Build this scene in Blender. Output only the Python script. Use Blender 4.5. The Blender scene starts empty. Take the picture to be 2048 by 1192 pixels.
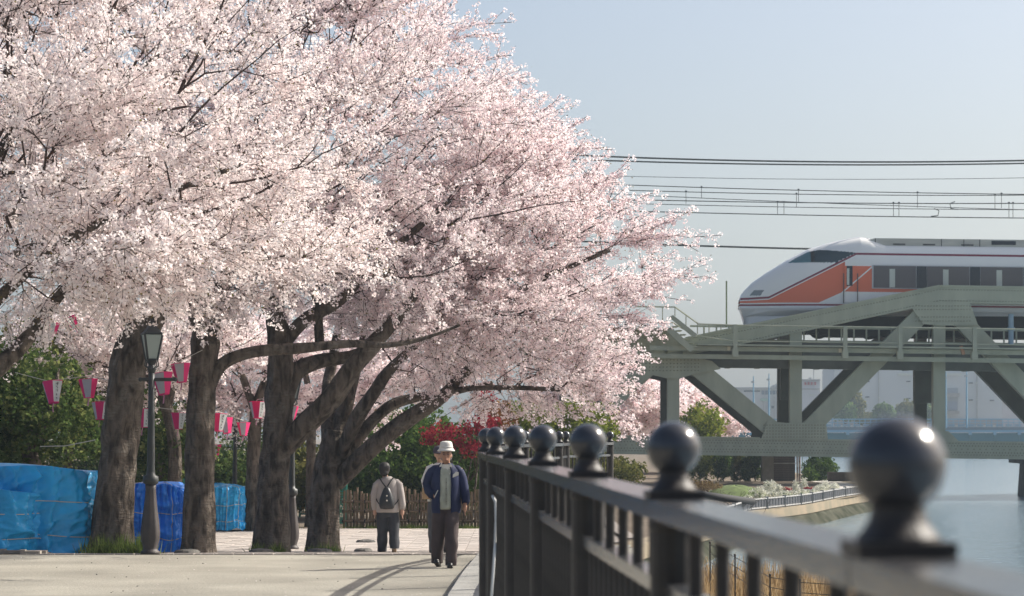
import bpy, bmesh, math, random
import numpy as np
from mathutils import Vector, Matrix
R = math.radians
rng = np.random.default_rng(7)
random.seed(7)
S = bpy.context.scene
COL = S.collection

# ------------------------------------------------------------------ camera, sky, sun, exposure
F = 4836.0                      # focal length in photo pixels (85 mm on 36 mm, 2048 px wide)
EYE = 1.746
TILT = math.atan(274 / F)       # horizon sits 274 px below the middle of the frame
cam = bpy.data.cameras.new('camera'); cam.lens = 85; cam.sensor_width = 36
cam.clip_start = 0.05; cam.clip_end = 6000
cam.dof.use_dof = True; cam.dof.focus_distance = 38; cam.dof.aperture_fstop = 5.0
co = bpy.data.objects.new('camera', cam); COL.objects.link(co)
co.location = (0, 0, EYE); co.rotation_euler = (R(90) + TILT, 0, 0)
S.camera = co
SUN_EL, SUN_AZ = 40.0, 66.0     # azimuth measured from +Y towards +X
w = bpy.data.worlds.new('World'); S.world = w; w.use_nodes = True
nt = w.node_tree; bg = nt.nodes['Background']
sky = nt.nodes.new('ShaderNodeTexSky'); sky.sky_type = 'NISHITA'; sky.sun_disc = False
sky.sun_elevation = R(SUN_EL); sky.sun_rotation = R(SUN_AZ)
sky.air_density = .85; sky.dust_density = 4.4; sky.ozone_density = .6; sky.altitude = 0
nt.links.new(sky.outputs[0], bg.inputs[0]); bg.inputs[1].default_value = 0.113
sl = bpy.data.lights.new('sun', 'SUN'); sl.energy = 4.9; sl.angle = R(0.53); sl.color = (1.0, 0.95, 0.86)
so = bpy.data.objects.new('sun', sl); COL.objects.link(so)
Lv = Vector((math.sin(R(SUN_AZ)) * math.cos(R(SUN_EL)), math.cos(R(SUN_AZ)) * math.cos(R(SUN_EL)), math.sin(R(SUN_EL))))
so.rotation_euler = Lv.to_track_quat('Z', 'Y').to_euler(); so.location = (30, 10, 40)
S.view_settings.view_transform = 'Standard'; S.view_settings.look = 'None'
S.view_settings.gamma = 1; S.view_settings.use_curve_mapping = False
S.view_settings.exposure = 0.56
S.cycles.max_bounces = 14; S.cycles.transparent_max_bounces = 4; S.cycles.transmission_bounces = 12; S.cycles.volume_bounces = 0
S.cycles.diffuse_bounces = 12; S.cycles.use_denoising = True

# ------------------------------------------------------------------ helpers
CT, ST = math.cos(TILT), math.sin(TILT)
def P(px, py, d):
    """world point on the sight line of photo pixel (px, py) at world depth Y = d"""
    u = (px - 1024) / F; v = (596 - py) / F
    k = d / (CT - v * ST)
    return Vector((u * k, d, EYE + (ST + v * CT) * k))
def proj(p):
    p = np.asarray(p, float)
    x, y, z = p[..., 0], p[..., 1], p[..., 2] - EYE
    f = y * CT + z * ST; u = -y * ST + z * CT
    return 1024 + F * x / f, 596 - F * u / f
def lerp(x, xs, ys): return float(np.interp(x, xs, ys))

class MB:
    """collects vertices and faces of one mesh (world coordinates)"""
    def __init__(s): s.v = []; s.f = []; s.m = []; s.cur = 0
    def add(s, vs, fs):
        o = len(s.v); s.v += [tuple(v) for v in vs]
        for f in fs: s.f.append([i + o for i in f]); s.m.append(s.cur)
        return s
    def box(s, c, size, rz=0.0, rot=None):
        hx, hy, hz = size[0] / 2, size[1] / 2, size[2] / 2
        M = rot if rot is not None else Matrix.Rotation(rz, 3, 'Z')
        vs = [M @ Vector((a * hx, b * hy, e * hz)) + Vector(c) for a in (-1, 1) for b in (-1, 1) for e in (-1, 1)]
        return s.add(vs, [(0, 1, 3, 2), (4, 6, 7, 5), (0, 4, 5, 1), (2, 3, 7, 6), (0, 2, 6, 4), (1, 5, 7, 3)])
    def beam(s, a, b, w_, h_, up=(0, 0, 1)):
        a, b = Vector(a), Vector(b); y = (b - a); L = y.length; y.normalize()
        x = y.cross(Vector(up))
        if x.length < 1e-4: x = y.cross(Vector((0, 1, 0)))
        x.normalize(); z = x.cross(y)
        M = Matrix((x, y, z)).transposed()
        return s.box((a + b) / 2, (w_, L, h_), rot=M)
    def prism(s, poly, y0, y1):
        """polygon of (x, z) extruded from depth y0 to y1"""
        n = len(poly)
        vs = [(x, y0, z) for x, z in poly] + [(x, y1, z) for x, z in poly]
        fs = [tuple(range(n)), tuple(range(2 * n - 1, n - 1, -1))] + [(i, i + n, (i + 1) % n + n, (i + 1) % n) for i in range(n)]
        return s.add(vs, fs)
    def pxprism(s, pts, d, depth):
        q = [P(x, y, d) for x, y in pts]
        return s.prism([(v.x, v.z) for v in q], d, d + depth)
    def tube(s, pts, rad, n=8, cap=True, wob=None):
        pts = [Vector(p) for p in pts]; k = len(pts)
        if not hasattr(rad, '__len__'): rad = [rad] * k
        t0 = (pts[1] - pts[0]).normalized()
        ref = Vector((0, 0, 1)) if abs(t0.z) < .9 else Vector((1, 0, 0))
        u = t0.cross(ref).normalized(); vs = []
        for i in range(k):
            t = (pts[min(i + 1, k - 1)] - pts[max(i - 1, 0)])
            if t.length < 1e-9: t = t0
            t.normalize(); u = (u - t * u.dot(t)); u.normalize(); v = t.cross(u)
            for j in range(n):
                a = 2 * math.pi * j / n
                r = rad[i] * (wob(i, a) if wob else 1)
                vs.append(pts[i] + (u * math.cos(a) + v * math.sin(a)) * r)
        fs = [(i * n + j, i * n + (j + 1) % n, (i + 1) * n + (j + 1) % n, (i + 1) * n + j) for i in range(k - 1) for j in range(n)]
        if cap: fs += [tuple(range(n - 1, -1, -1)), tuple(range((k - 1) * n, k * n))]
        return s.add(vs, fs)
    def lathe(s, prof, c=(0, 0, 0), n=16, ang=None, sx=1, sy=1, flute=None):
        """prof: list of (r, z)"""
        c = Vector(c); vs = []; k = len(prof)
        for i, (r, z) in enumerate(prof):
            for j in range(n):
                a = 2 * math.pi * j / n + (ang or 0)
                q = r * (flute(a, i) if flute else 1)
                vs.append(c + Vector((q * math.cos(a) * sx, q * math.sin(a) * sy, z)))
        fs = [(i * n + j, i * n + (j + 1) % n, (i + 1) * n + (j + 1) % n, (i + 1) * n + j) for i in range(k - 1) for j in range(n)]
        fs += [tuple(range(n - 1, -1, -1)), tuple(range((k - 1) * n, k * n))]
        return s.add(vs, fs)
    def ball(s, c, r, n=12, m=8, sx=1, sy=1, sz=1):
        pr = [(max(r * math.sin(math.pi * i / m), 1e-4), -r * sz * math.cos(math.pi * i / m)) for i in range(m + 1)]
        return s.lathe(pr, c, n, sx=sx, sy=sy)
    def loft(s, rings, n=20):
        """rings: (cx, cy, cz, rx, ry) horizontal ellipses, closed at both ends"""
        vs = []; k = len(rings)
        for cx, cy, cz, rx, ry in rings:
            for j in range(n):
                a = 2 * math.pi * j / n
                vs.append((cx + rx * math.cos(a), cy + ry * math.sin(a), cz))
        fs = [(i * n + j, i * n + (j + 1) % n, (i + 1) * n + (j + 1) % n, (i + 1) * n + j) for i in range(k - 1) for j in range(n)]
        fs += [tuple(range(n - 1, -1, -1)), tuple(range((k - 1) * n, k * n))]
        return s.add(vs, fs)
    def mesh(s, name, off=(0, 0, 0), smooth=False):
        me = bpy.data.meshes.new(name)
        o = Vector(off)
        me.from_pydata([tuple(Vector(v) - o) for v in s.v], [], s.f)
        if any(s.m): me.polygons.foreach_set('material_index', s.m)
        if smooth: me.polygons.foreach_set('use_smooth', [True] * len(me.polygons))
        me.update(); return me
def link(name, me, mat, parent=None, loc=None, kind=None, label=None):
    o = bpy.data.objects.new(name, me); COL.objects.link(o)
    for mm in (mat if isinstance(mat, (list, tuple)) else [mat]):
        if mm and len(me.materials) < (len(mat) if isinstance(mat, (list, tuple)) else 1): me.materials.append(mm)
    if parent: o.parent = parent
    if loc is not None: o.location = loc
    if kind: o['kind'] = kind
    if label: o['label'] = label
    return o
def origin(t):
    v = Vector((0, 0, 0))
    while t: v += Vector(t.location); t = t.parent
    return v
def part(name, mb, mat, parent, smooth=False, **k):
    """mesh in world coordinates under a (rotation-free) parent"""
    return link(name, mb.mesh(name, origin(parent), smooth), mat, parent, **k)
def thing(name, label, cat, loc=(0, 0, 0), group=None):
    o = bpy.data.objects.new(name, None); COL.objects.link(o); o.location = loc
    o.empty_display_size = .2; o['label'] = label; o['category'] = cat
    if group: o['group'] = group
    return o
def tag(o, label, cat, group=None):
    o['label'] = label; o['category'] = cat
    if group: o['group'] = group
    return o
def struct(name, mb, mat, smooth=False):
    return link(name, mb.mesh(name, smooth=smooth), mat, kind='structure')
def dup(root, loc=None, label=None, group=None, rot=None):
    r = root.copy(); COL.objects.link(r)
    if loc is not None: r.location = loc
    if rot is not None: r.rotation_euler = rot
    if label: r['label'] = label
    if group: r['group'] = group
    for ch in list(root.children):
        c = ch.copy(); COL.objects.link(c); c.parent = r
        for g in list(ch.children):
            d = g.copy(); COL.objects.link(d); d.parent = c
    return r
def bulk(name, V, Fq, tint=None, mat=None, parent=None, kind=None, k=4):
    """fast mesh from numpy arrays; Fq (n,k) polygons; tint per vertex"""
    V = np.asarray(V, np.float32)
    if parent: V = V - np.array(origin(parent), np.float32)
    me = bpy.data.meshes.new(name); n = len(Fq)
    me.vertices.add(len(V)); me.vertices.foreach_set('co', V.ravel())
    me.loops.add(n * k); me.loops.foreach_set('vertex_index', np.asarray(Fq, np.int32).ravel())
    me.polygons.add(n); me.polygons.foreach_set('loop_start', np.arange(0, n * k, k, dtype=np.int32))
    me.polygons.foreach_set('loop_total', np.full(n, k, np.int32))
    if tint is not None:
        a = me.attributes.new('tint', 'FLOAT', 'POINT'); a.data.foreach_set('value', np.asarray(tint, np.float32))
    me.update(calc_edges=True); me.validate()
    return link(name, me, mat, parent, kind=kind)

# ------------------------------------------------------------------ materials
def mat(name, col, rough=.6, metal=0., noise=0., nscale=8., bump=0., bscale=40., spec=.5, col2=None, stretch=None, detail=5.):
    m = bpy.data.materials.new(name); m.use_nodes = True; n = m.node_tree; b = n.nodes['Principled BSDF']
    b.inputs['Base Color'].default_value = (*col, 1); b.inputs['Roughness'].default_value = rough
    b.inputs['Metallic'].default_value = metal; b.inputs['Specular IOR Level'].default_value = spec
    if noise or bump or col2:
        tc = n.nodes.new('ShaderNodeTexCoord'); mp = n.nodes.new('ShaderNodeMapping')
        n.links.new(tc.outputs['Object'], mp.inputs[0])
        if stretch: mp.inputs['Scale'].default_value = stretch
    if noise or col2:
        t = n.nodes.new('ShaderNodeTexNoise'); t.inputs['Scale'].default_value = nscale; t.inputs['Detail'].default_value = detail
        n.links.new(mp.outputs[0], t.inputs['Vector'])
        r = n.nodes.new('ShaderNodeValToRGB'); r.color_ramp.elements[0].position = .3; r.color_ramp.elements[1].position = .7
        c2 = col2 or [c * (1 - noise) for c in col]
        c1 = col if col2 else [min(1, c * (1 + noise)) for c in col]
        r.color_ramp.elements[0].color = (*c2, 1); r.color_ramp.elements[1].color = (*c1, 1)
        n.links.new(t.outputs['Fac'], r.inputs[0]); n.links.new(r.outputs[0], b.inputs['Base Color'])
    if bump:
        t2 = n.nodes.new('ShaderNodeTexNoise'); t2.inputs['Scale'].default_value = bscale; t2.inputs['Detail'].default_value = 6
        n.links.new(mp.outputs[0], t2.inputs['Vector'])
        bp = n.nodes.new('ShaderNodeBump'); bp.inputs['Strength'].default_value = bump; bp.inputs['Distance'].default_value = .03
        n.links.new(t2.outputs['Fac'], bp.inputs['Height']); n.links.new(bp.outputs[0], b.inputs['Normal'])
    return m
def leafmat(name, c0, c1, c2, transl=.35, tcol=None, rough=.6):
    """diffuse + translucent leaf/petal; 'tint' picks its own colour"""
    m = bpy.data.materials.new(name); m.use_nodes = True; n = m.node_tree
    for x in list(n.nodes): n.nodes.remove(x)
    out = n.nodes.new('ShaderNodeOutputMaterial'); at = n.nodes.new('ShaderNodeAttribute'); at.attribute_name = 'tint'
    rp = n.nodes.new('ShaderNodeValToRGB'); e = rp.color_ramp.elements
    e[0].position = 0; e[0].color = (*c0, 1); e[1].position = 1; e[1].color = (*c2, 1)
    x = e.new(.5); x.color = (*c1, 1)
    n.links.new(at.outputs['Fac'], rp.inputs[0])
    d = n.nodes.new('ShaderNodeBsdfDiffuse'); t = n.nodes.new('ShaderNodeBsdfTranslucent'); mx = n.nodes.new('ShaderNodeMixShader')
    n.links.new(rp.outputs[0], d.inputs[0])
    if tcol:
        mul = n.nodes.new('ShaderNodeMix'); mul.data_type = 'RGBA'; mul.blend_type = 'MULTIPLY'; mul.inputs[0].default_value = 1
        n.links.new(rp.outputs[0], mul.inputs[6]); mul.inputs[7].default_value = (*tcol, 1); n.links.new(mul.outputs[2], t.inputs[0])
    else: n.links.new(rp.outputs[0], t.inputs[0])
    mx.inputs[0].default_value = transl
    n.links.new(d.outputs[0], mx.inputs[1]); n.links.new(t.outputs[0], mx.inputs[2]); n.links.new(mx.outputs[0], out.inputs[0])
    return m
M = {}
M['bark'] = mat('bark', (.105, .086, .070), .9, noise=.5, nscale=7, bump=1.0, bscale=16, stretch=(1, 1, .5), spec=.2)
M['twig'] = mat('twig bark', (.06, .042, .036), .9, noise=.3, nscale=9, spec=.2)
M['blossom_white'] = leafmat('cream white cherry petals', (.86, .74, .73), (.94, .87, .855), (.97, .94, .92), .5)
M['blossom_pink'] = leafmat('pale pink cherry petals', (.85, .69, .705), (.93, .85, .85), (.96, .93, .92), .5)
M['leaf_bud'] = leafmat('olive brown leaf buds', (.10, .05, .03), (.16, .11, .04), (.22, .22, .06), .3)
M['leaf_dark'] = leafmat('dark evergreen leaves', (.034, .060, .020), (.078, .120, .036), (.21, .23, .08), .3)
M['leaf_hedge'] = leafmat('hedge leaves', (.042, .082, .022), (.092, .155, .04), (.18, .24, .065), .35)
M['leaf_lime'] = leafmat('young yellow green leaves', (.09, .12, .02), (.20, .24, .035), (.36, .36, .07), .4)
M['leaf_red'] = leafmat('red maple leaves', (.12, .012, .022), (.26, .022, .045), (.42, .07, .07), .35)
M['leaf_olive'] = leafmat('olive leaves', (.065, .075, .025), (.14, .145, .045), (.26, .22, .075), .3)
M['petal_bush'] = leafmat('white flower heads', (.10, .16, .05), (.60, .60, .50), (.84, .84, .78), .3)
M['grass'] = leafmat('grass blades', (.05, .08, .02), (.10, .15, .035), (.20, .24, .07), .3)
M['reed'] = leafmat('dry reeds', (.20, .13, .06), (.38, .27, .14), (.50, .38, .22), .3)
M['sand'] = mat('pale sand', (.272, .257, .217), .95, noise=.20, nscale=.7, detail=9., bump=.45, bscale=22, spec=.15)
M['soil'] = mat('soil', (.16, .13, .10), .95, noise=.3, nscale=2, bump=.4, bscale=20, spec=.1)
M['tile'] = mat('paving tile', (.40, .36, .325), .9, noise=.13, nscale=1.2, bump=.2, bscale=40, spec=.2)
M['joint'] = mat('joint sand', (.20, .18, .16), .95)
M['concrete'] = mat('concrete', (.30, .295, .275), .9, noise=.2, nscale=2.2, bump=.25, bscale=30, spec=.2)
M['seawall'] = mat('stained sea wall', (.29, .235, .165), .9, noise=.3, nscale=1.6, bump=.3, bscale=12, spec=.2, col2=(.20, .18, .13))
M['seawall_low'] = mat('algae stained wall', (.085, .085, .065), .95, spec=.04, col2=(.02, .025, .015), nscale=1.2, bump=.3, bscale=10, stretch=(1, 1, 2.5))
M['iron'] = mat('dark brown painted iron', (.032, .027, .024), .5, noise=.4, nscale=5, bump=.12, bscale=50, spec=.35)
M['iron_ball'] = mat('polished dark iron', (.034, .036, .042), .2, noise=.15, nscale=9, spec=.6)
M['rail'] = mat('weathered grey rail paint', (.080, .073, .068), .17, col2=(.04, .048, .06), nscale=3.5, bump=.06, bscale=40, stretch=(3, .5, 3))
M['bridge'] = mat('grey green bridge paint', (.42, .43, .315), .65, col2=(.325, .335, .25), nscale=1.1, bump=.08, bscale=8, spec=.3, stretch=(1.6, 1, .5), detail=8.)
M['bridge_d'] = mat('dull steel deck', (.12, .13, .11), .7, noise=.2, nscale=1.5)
M['lamp_iron'] = mat('black green lamp iron', (.022, .026, .026), .5, noise=.2, nscale=7)
M['lamp_base'] = mat('brown cast iron lamp base', (.040, .032, .030), .6, noise=.3, nscale=6, bump=.1, bscale=30)
M['lamp_glass'] = mat('frosted lamp glass', (.30, .35, .32), .25, spec=.6)
M['cord'] = mat('pale cord', (.5, .48, .42), .8)
M['wire'] = mat('dark wire', (.035, .045, .045), .6)
M['pink'] = leafmat('vivid pink paper', (.92, .10, .34), (.92, .10, .34), (.92, .10, .34), .5)
M['greyp'] = leafmat('pale grey paper', (.52, .51, .54), (.52, .51, .54), (.52, .51, .54), .2)
M['whitep'] = leafmat('white paper', (.72, .75, .74), (.72, .75, .74), (.72, .75, .74), .15)
M['ribbon'] = leafmat('pale pink ribbon', (.62, .34, .47), (.62, .34, .47), (.62, .34, .47), .3)
M['ink'] = mat('dark ink', (.03, .05, .07), .8)
M['bamboo'] = mat('weathered bamboo', (.165, .122, .078), .75, noise=.4, nscale=5, spec=.3)
M['rope_dark'] = mat('dark rope', (.02, .018, .015), .9)
M['teal_net'] = mat('teal green mesh', (.02, .22, .16), .6)
M['stone'] = mat('dark stone', (.10, .095, .085), .9, noise=.3, nscale=9, bump=.4, bscale=20)
M['masonry'] = mat('dark pier stone', (.10, .105, .105), .9, noise=.35, nscale=3, bump=.4, bscale=12)

def barkmat(name, c0, c1, c2):
    m = bpy.data.materials.new(name); m.use_nodes = True; n = m.node_tree; b = n.nodes['Principled BSDF']; b.inputs['Roughness'].default_value = .92; b.inputs['Specular IOR Level'].default_value = .2
    tc = n.nodes.new('ShaderNodeTexCoord'); 
    def noise(scale, det, st):
        mp = n.nodes.new('ShaderNodeMapping'); mp.inputs['Scale'].default_value = st; n.links.new(tc.outputs['Object'], mp.inputs[0])
        t = n.nodes.new('ShaderNodeTexNoise'); t.inputs['Scale'].default_value = scale; t.inputs['Detail'].default_value = det; t.inputs['Distortion'].default_value = .6; n.links.new(mp.outputs[0], t.inputs[0]); return t.outputs['Fac']
    fur, band, patch = noise(9, 9, (1, 1, .34)), noise(14, 5, (.5, .5, 2.2)), noise(2.6, 5, (1, 1, .8))
    def ramp(src, p0, p1, a_, b_):
        r = n.nodes.new('ShaderNodeValToRGB'); r.color_ramp.elements[0].position = p0; r.color_ramp.elements[1].position = p1; r.color_ramp.elements[0].color = (*a_, 1); r.color_ramp.elements[1].color = (*b_, 1); n.links.new(src, r.inputs[0]); return r.outputs[0]
    base = ramp(fur, .36, .62, c0, c1)
    mx = n.nodes.new('ShaderNodeMix'); mx.data_type = 'RGBA'; n.links.new(ramp(patch, .52, .68, (0, 0, 0), (.75, .75, .75)), mx.inputs[0]); n.links.new(base, mx.inputs[6]); n.links.new(ramp(band, .4, .6, c1, c2), mx.inputs[7]); n.links.new(mx.outputs[2], b.inputs['Base Color'])
    ad = n.nodes.new('ShaderNodeMath'); ad.operation = 'MULTIPLY_ADD'; ad.inputs[1].default_value = .35; n.links.new(band, ad.inputs[0]); n.links.new(fur, ad.inputs[2])
    bp = n.nodes.new('ShaderNodeBump'); bp.inputs['Strength'].default_value = 1.; bp.inputs['Distance'].default_value = .09; n.links.new(ad.outputs[0], bp.inputs['Height']); n.links.new(bp.outputs[0], b.inputs['Normal']); return m
M['bark'] = barkmat('furrowed cherry bark', (.04, .032, .026), (.145, .120, .097), (.21, .19, .16))
# ------------------------------------------------------------------ ground, river, walls
EY = [-20, 0, 18, 25, 28.1, 30.5, 33, 35.3, 37.6, 39.5, 52, 58, 63.9, 66.1, 69.4, 75.4, 78.5, 81.8, 95, 130, 200, 420]
EX = [1.85, .90, .08, .04, .12, .24, .45, .95, 1.12, 1.9, 4.2, 5.3, 6.37, 7.29, 8.5, 10.1, 10.94, 12., 14.3, 15, 17, 20]
def xe(y): return lerp(y, EY, EX)
def gz(x, y):
    a = lerp(y, [0, 34, 36, 40.3, 46, 48, 60, 140], [0, 0, -.03, -.212, -.47, -.5, -.56, -.56])
    b = lerp(y, [0, 36, 52, 140], [0, -.03, -.25, -.25])
    s = min(1, max(0, (x - .6) / 2.0)); s = s * s * (3 - 2 * s)
    return a + (b - a) * s
WZ = -.8
def terrain(name, ys, m):
    mb = MB(); ss = [0, .3, .6, 1, 1.5, 2, 3, 4, 5, 6.5, 8, 10, 13, 17, 22, 30, 45, 80, 140]
    for y in ys:
        for s_ in ss:
            x = xe(y) - s_
            mb.v.append((x, y, gz(x, y)))
    n = len(ss)
    for i in range(len(ys) - 1):
        for j in range(n - 1):
            mb.f.append([i * n + j, i * n + j + 1, (i + 1) * n + j + 1, (i + 1) * n + j]); mb.m.append(0)
    for f in mb.f: f.reverse()
    return struct(name, mb, m, True)
terrain('sand_path', [-18, -10, -4, 0, 4, 8, 12, 16, 20, 24, 26, 28, 30, 32, 33, 34, 35, 35.6, 36, 36.4], M['sand'])
terrain('ground', [36.4, 37, 37.6, 38, 38.6, 39.5, 40.3, 41.5, 43, 44.5, 46, 47, 48, 50, 52, 55, 58, 60, 63.9, 66, 70, 75, 82, 95, 110, 130, 165, 200, 300, 420], M['soil'])
# river
m = bpy.data.materials.new('river water'); m.use_nodes = True; n = m.node_tree; b = n.nodes['Principled BSDF']
b.inputs['Base Color'].default_value = (.18, .25, .30, 1); b.inputs['Roughness'].default_value = .1; b.inputs['IOR'].default_value = 1.33
tc = n.nodes.new('ShaderNodeTexCoord'); mp = n.nodes.new('ShaderNodeMapping'); mp.inputs['Scale'].default_value = (1, .55, 1)
t1 = n.nodes.new('ShaderNodeTexNoise'); t1.inputs['Scale'].default_value = 2.6; t1.inputs['Detail'].default_value = 5
bp = n.nodes.new('ShaderNodeBump'); bp.inputs['Strength'].default_value = .7; bp.inputs['Distance'].default_value = .10
n.links.new(tc.outputs['Object'], mp.inputs[0]); n.links.new(mp.outputs[0], t1.inputs[0]); n.links.new(t1.outputs['Fac'], bp.inputs['Height'])
n.links.new(bp.outputs[0], b.inputs['Normal']); M['water'] = m
mb = MB(); mb.add([(-30, -40, WZ), (600, -40, WZ), (600, 430, WZ), (-30, 430, WZ)], [(0, 1, 2, 3)]); struct('river', mb, M['water'])
mb = MB(); mb.box((0, 2430, -1.0), (6000, 4000, 2.2)); struct('far_bank', mb, M['soil'])
# walls along the water's edge
def edge_wall(name, y0, y1, prof, m, label, cat, step=1.5):
    ys = list(np.arange(y0, y1, step)) + [y1]; mb = MB(); k = len(prof)
    for y in ys:
        t = Vector((xe(y + .5) - xe(y - .5), 1, 0)).normalized(); nx, ny = t.y, -t.x
        g = gz(xe(y), y)
        for o_, z in prof: mb.v.append((xe(y) + nx * o_, y + ny * o_, (g if z > -.5 else 0) + z))
    for i in range(len(ys) - 1):
        for j in range(k - 1):
            mb.f.append([i * k + j, i * k + j + 1, (i + 1) * k + j + 1, (i + 1) * k + j]); mb.m.append(0)
    o = link(name, mb.mesh(name), m); tag(o, label, cat); return o
edge_wall('river_wall', -18, 40, [(-.3, -.02), (-.02, .004), (.05, .0), (.06, -.12), (.03, -.13), (.06, -1.6)], M['concrete'], 'plain concrete river wall below the ball topped fence', 'river wall')
o = edge_wall('sea_wall', 40, 130, [(-.42, .006), (.0, .01), (.02, -.24), (.0, -.26)], M['seawall'], 'brown stained concrete sea wall curving under the low riverside railing', 'sea wall')
mb = MB()
lo = edge_wall('sloping_base', 40, 130, [(.0, -.26), (.05, -.27), (.34, -.82), (.5, -1.5)], M['seawall_low'], 'x', 'x')
del lo['label']; del lo['category']; lo.parent = o
# paving tiles between the sand and the bamboo fence
tw = .30; tiles = []
for yy in np.arange(36.62, 59.6, tw):
    for xx in np.arange(-7.2, 2.2, tw):
        if xx + tw < xe(yy) - .55: tiles.append((xx + tw / 2, yy + tw / 2))
mb = MB(); rows = [36.45, 38, 40.3, 43, 46, 48, 52, 56, 60]
bed = bpy.data.objects.new('brick_paving', None)
for a, c in zip(rows[:-1], rows[1:]):
    mb.add([(-7.4, a, gz(-7, a) + .006), (min(xe(a) - .5, 1), a, gz(0, a) + .006), (min(xe(c) - .5, 1), c, gz(0, c) + .006), (-7.4, c, gz(-7, c) + .006)], [(0, 1, 2, 3)])
pav = struct('paving', mb, M['joint'])
def tile_mesh(name, cs, base=None):
    mb = MB(); h = tw / 2 - .008
    for x, y in cs:
        z = gz(x, y); sl = (gz(x, y + .15) - gz(x, y - .15)) / .3; q = random.uniform(.010, .018)
        V = [(x + a * h, y + b_ * h, z + sl * b_ * h + e) for e in (0, q) for a, b_ in ((-1, -1), (1, -1), (1, 1), (-1, 1))]
        mb.add(V, [(4, 5, 6, 7), (0, 1, 5, 4), (1, 2, 6, 5), (2, 3, 7, 6), (3, 0, 4, 7)])
    return mb.mesh(name)
vis = [t for t in tiles if -3.2 < t[0] < -.4 and t[1] > 37]
vis.sort(key=lambda t: t[1]); single = set(vis[:300])
for t in vis[:300]: link('paving_tile', tile_mesh('paving_tile', [t]), M['tile'], pav)
link('paving_tile', tile_mesh('paving_tile', [t for t in tiles if t not in single]), M['tile'], pav, kind='stuff')
# kerb stones along the fence
KY = [-4, 2, 18, 21, 24.4, 29, 34.2, 37, 40]; KX = [.62, .33, -.45, -.6, -.686, -.61, -.467, -.05, .85]
kerb = thing('kerb', 'pale concrete kerb curving along the foot of the iron fence', 'kerb', (0, 0, 0))
y = -3.
while y < 39.4:
    c = y + .9; mb = MB(); V = []
    for q in (y + .006, c - .006):
        x0, x1 = lerp(q, KY, KX), xe(q) - .06; g = gz(x0, q)
        V += [(x0, q, g - .1), (x0 + .004, q, g + .10), (x0 + .03, q, g + .125), (x1, q, g + .13), (x1, q, g - .1)]
    mb.add(V, [(0, 5, 6, 1), (1, 6, 7, 2), (2, 7, 8, 3), (3, 8, 9, 4), (0, 1, 2, 3, 4), (9, 8, 7, 6, 5)])
    part('kerb_stone', mb, M['concrete'], kerb); y = c

# ------------------------------------------------------------------ riverside fence with ball finials
RB = .063
posts = [(.641 - .0478 * d, d) for d in (.6, 3.1, 5.6, 8.1, 10.6, 13.1, 15.6)] + [(-.191, 18.1), (-.205, 20.6), (-.215, 23.1), (-.20, 25.6), (-.14, 28.1), (-.02, 30.5), (.18, 33), (.69, 35.3), (.83, 37.2), (1.60, 39.5)]
fence = thing('riverside_fence', 'dark brown iron fence with round ball finials running along the river in the foreground', 'fence', (posts[3][0], posts[3][1], .12))
FO = origin(fence)
def ballz(d): return lerp(d, [0, 3.1, 13.1, 25, 40], [1.70, 1.708, 1.735, 1.737, 1.745])
fin = MB(); fin.box((0, 0, -.106), (.126, .126, .018))
fin.lathe([(.054, -.097), (.053, -.092), (.047, -.085), (.039, -.074), (.035, -.062), (.034, -.046)], n=28)
fin_me = fin.mesh('finial_neck', smooth=False)
bl = MB(); bl.ball((0, 0, 0), RB, 40, 24); ball_me = bl.mesh('finial', smooth=True)
pm = MB(); pm.lathe([(.055, .0), (.055, 1.42), (.060, 1.425), (.060, 1.445), (.052, 1.45)], n=16); pm.lathe([(.075, 0), (.075, .03), (.056, .04)], n=16)
post_me = pm.mesh('post')
ub = MB(); ub.tube([(0, 0, -.19), (0, 0, -.03)], .016, 10); ub_me = ub.mesh('baluster')
lb = MB(); lb.tube([(0, 0, -1.33), (0, 0, -.21)], .011, 8); lb_me = lb.mesh('baluster')
for i, (x, d) in enumerate(posts):
    zb = ballz(d); rt = zb - 1.83 * RB
    base = .12 if d < 34 else rt - 1.49
    ps = link('post', post_me, M['iron'], fence, loc=Vector((x, d, base)) - FO); ps.scale = (1, 1, (rt - .045 - base) / 1.45)
    nk = link('finial_neck', fin_me, M['iron'], fence, loc=Vector((x, d, zb)) - FO)
    nk.rotation_euler.z = -math.atan2(posts[min(i + 1, len(posts) - 1)][0] - posts[max(0, i - 1)][0], 5)
    link('finial', ball_me, M['iron_ball'], nk)
    if i == len(posts) - 1: break
    x2, d2 = posts[i + 1]; rt2 = ballz(d2) - 1.83 * RB
    a = Vector((x, d, rt - .022)); c = Vector((x2, d2, rt2 - .022)); dr = (c - a).normalized()
    mb = MB(); mb.beam(a + dr * .006, c - dr * .006, .128, .042); r_ = part('top_rail', mb, M['rail'], fence)
    mb = MB(); mb.beam(a + dr * .05 - Vector((0, 0, .19)), c - dr * .05 - Vector((0, 0, .19)), .05, .036); part('mid_rail', mb, M['rail'], fence)
    mb = MB(); mb.beam(a + dr * .05 - Vector((0, 0, 1.34)), c - dr * .05 - Vector((0, 0, 1.34)), .05, .036); part('bottom_rail', mb, M['iron'], fence)
    L = (c - a).length; nu = 5 if L > 2.2 else 4; nl = 13 if L > 2.2 else 7
    for k in range(1, nu + 1): link('baluster', ub_me, M['iron'], fence, loc=a.lerp(c, k / (nu + 1)) - FO)
    for k in range(1, nl + 1): link('baluster', lb_me, M['iron'], fence, loc=a.lerp(c, k / (nl + 1)) - FO)
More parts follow.
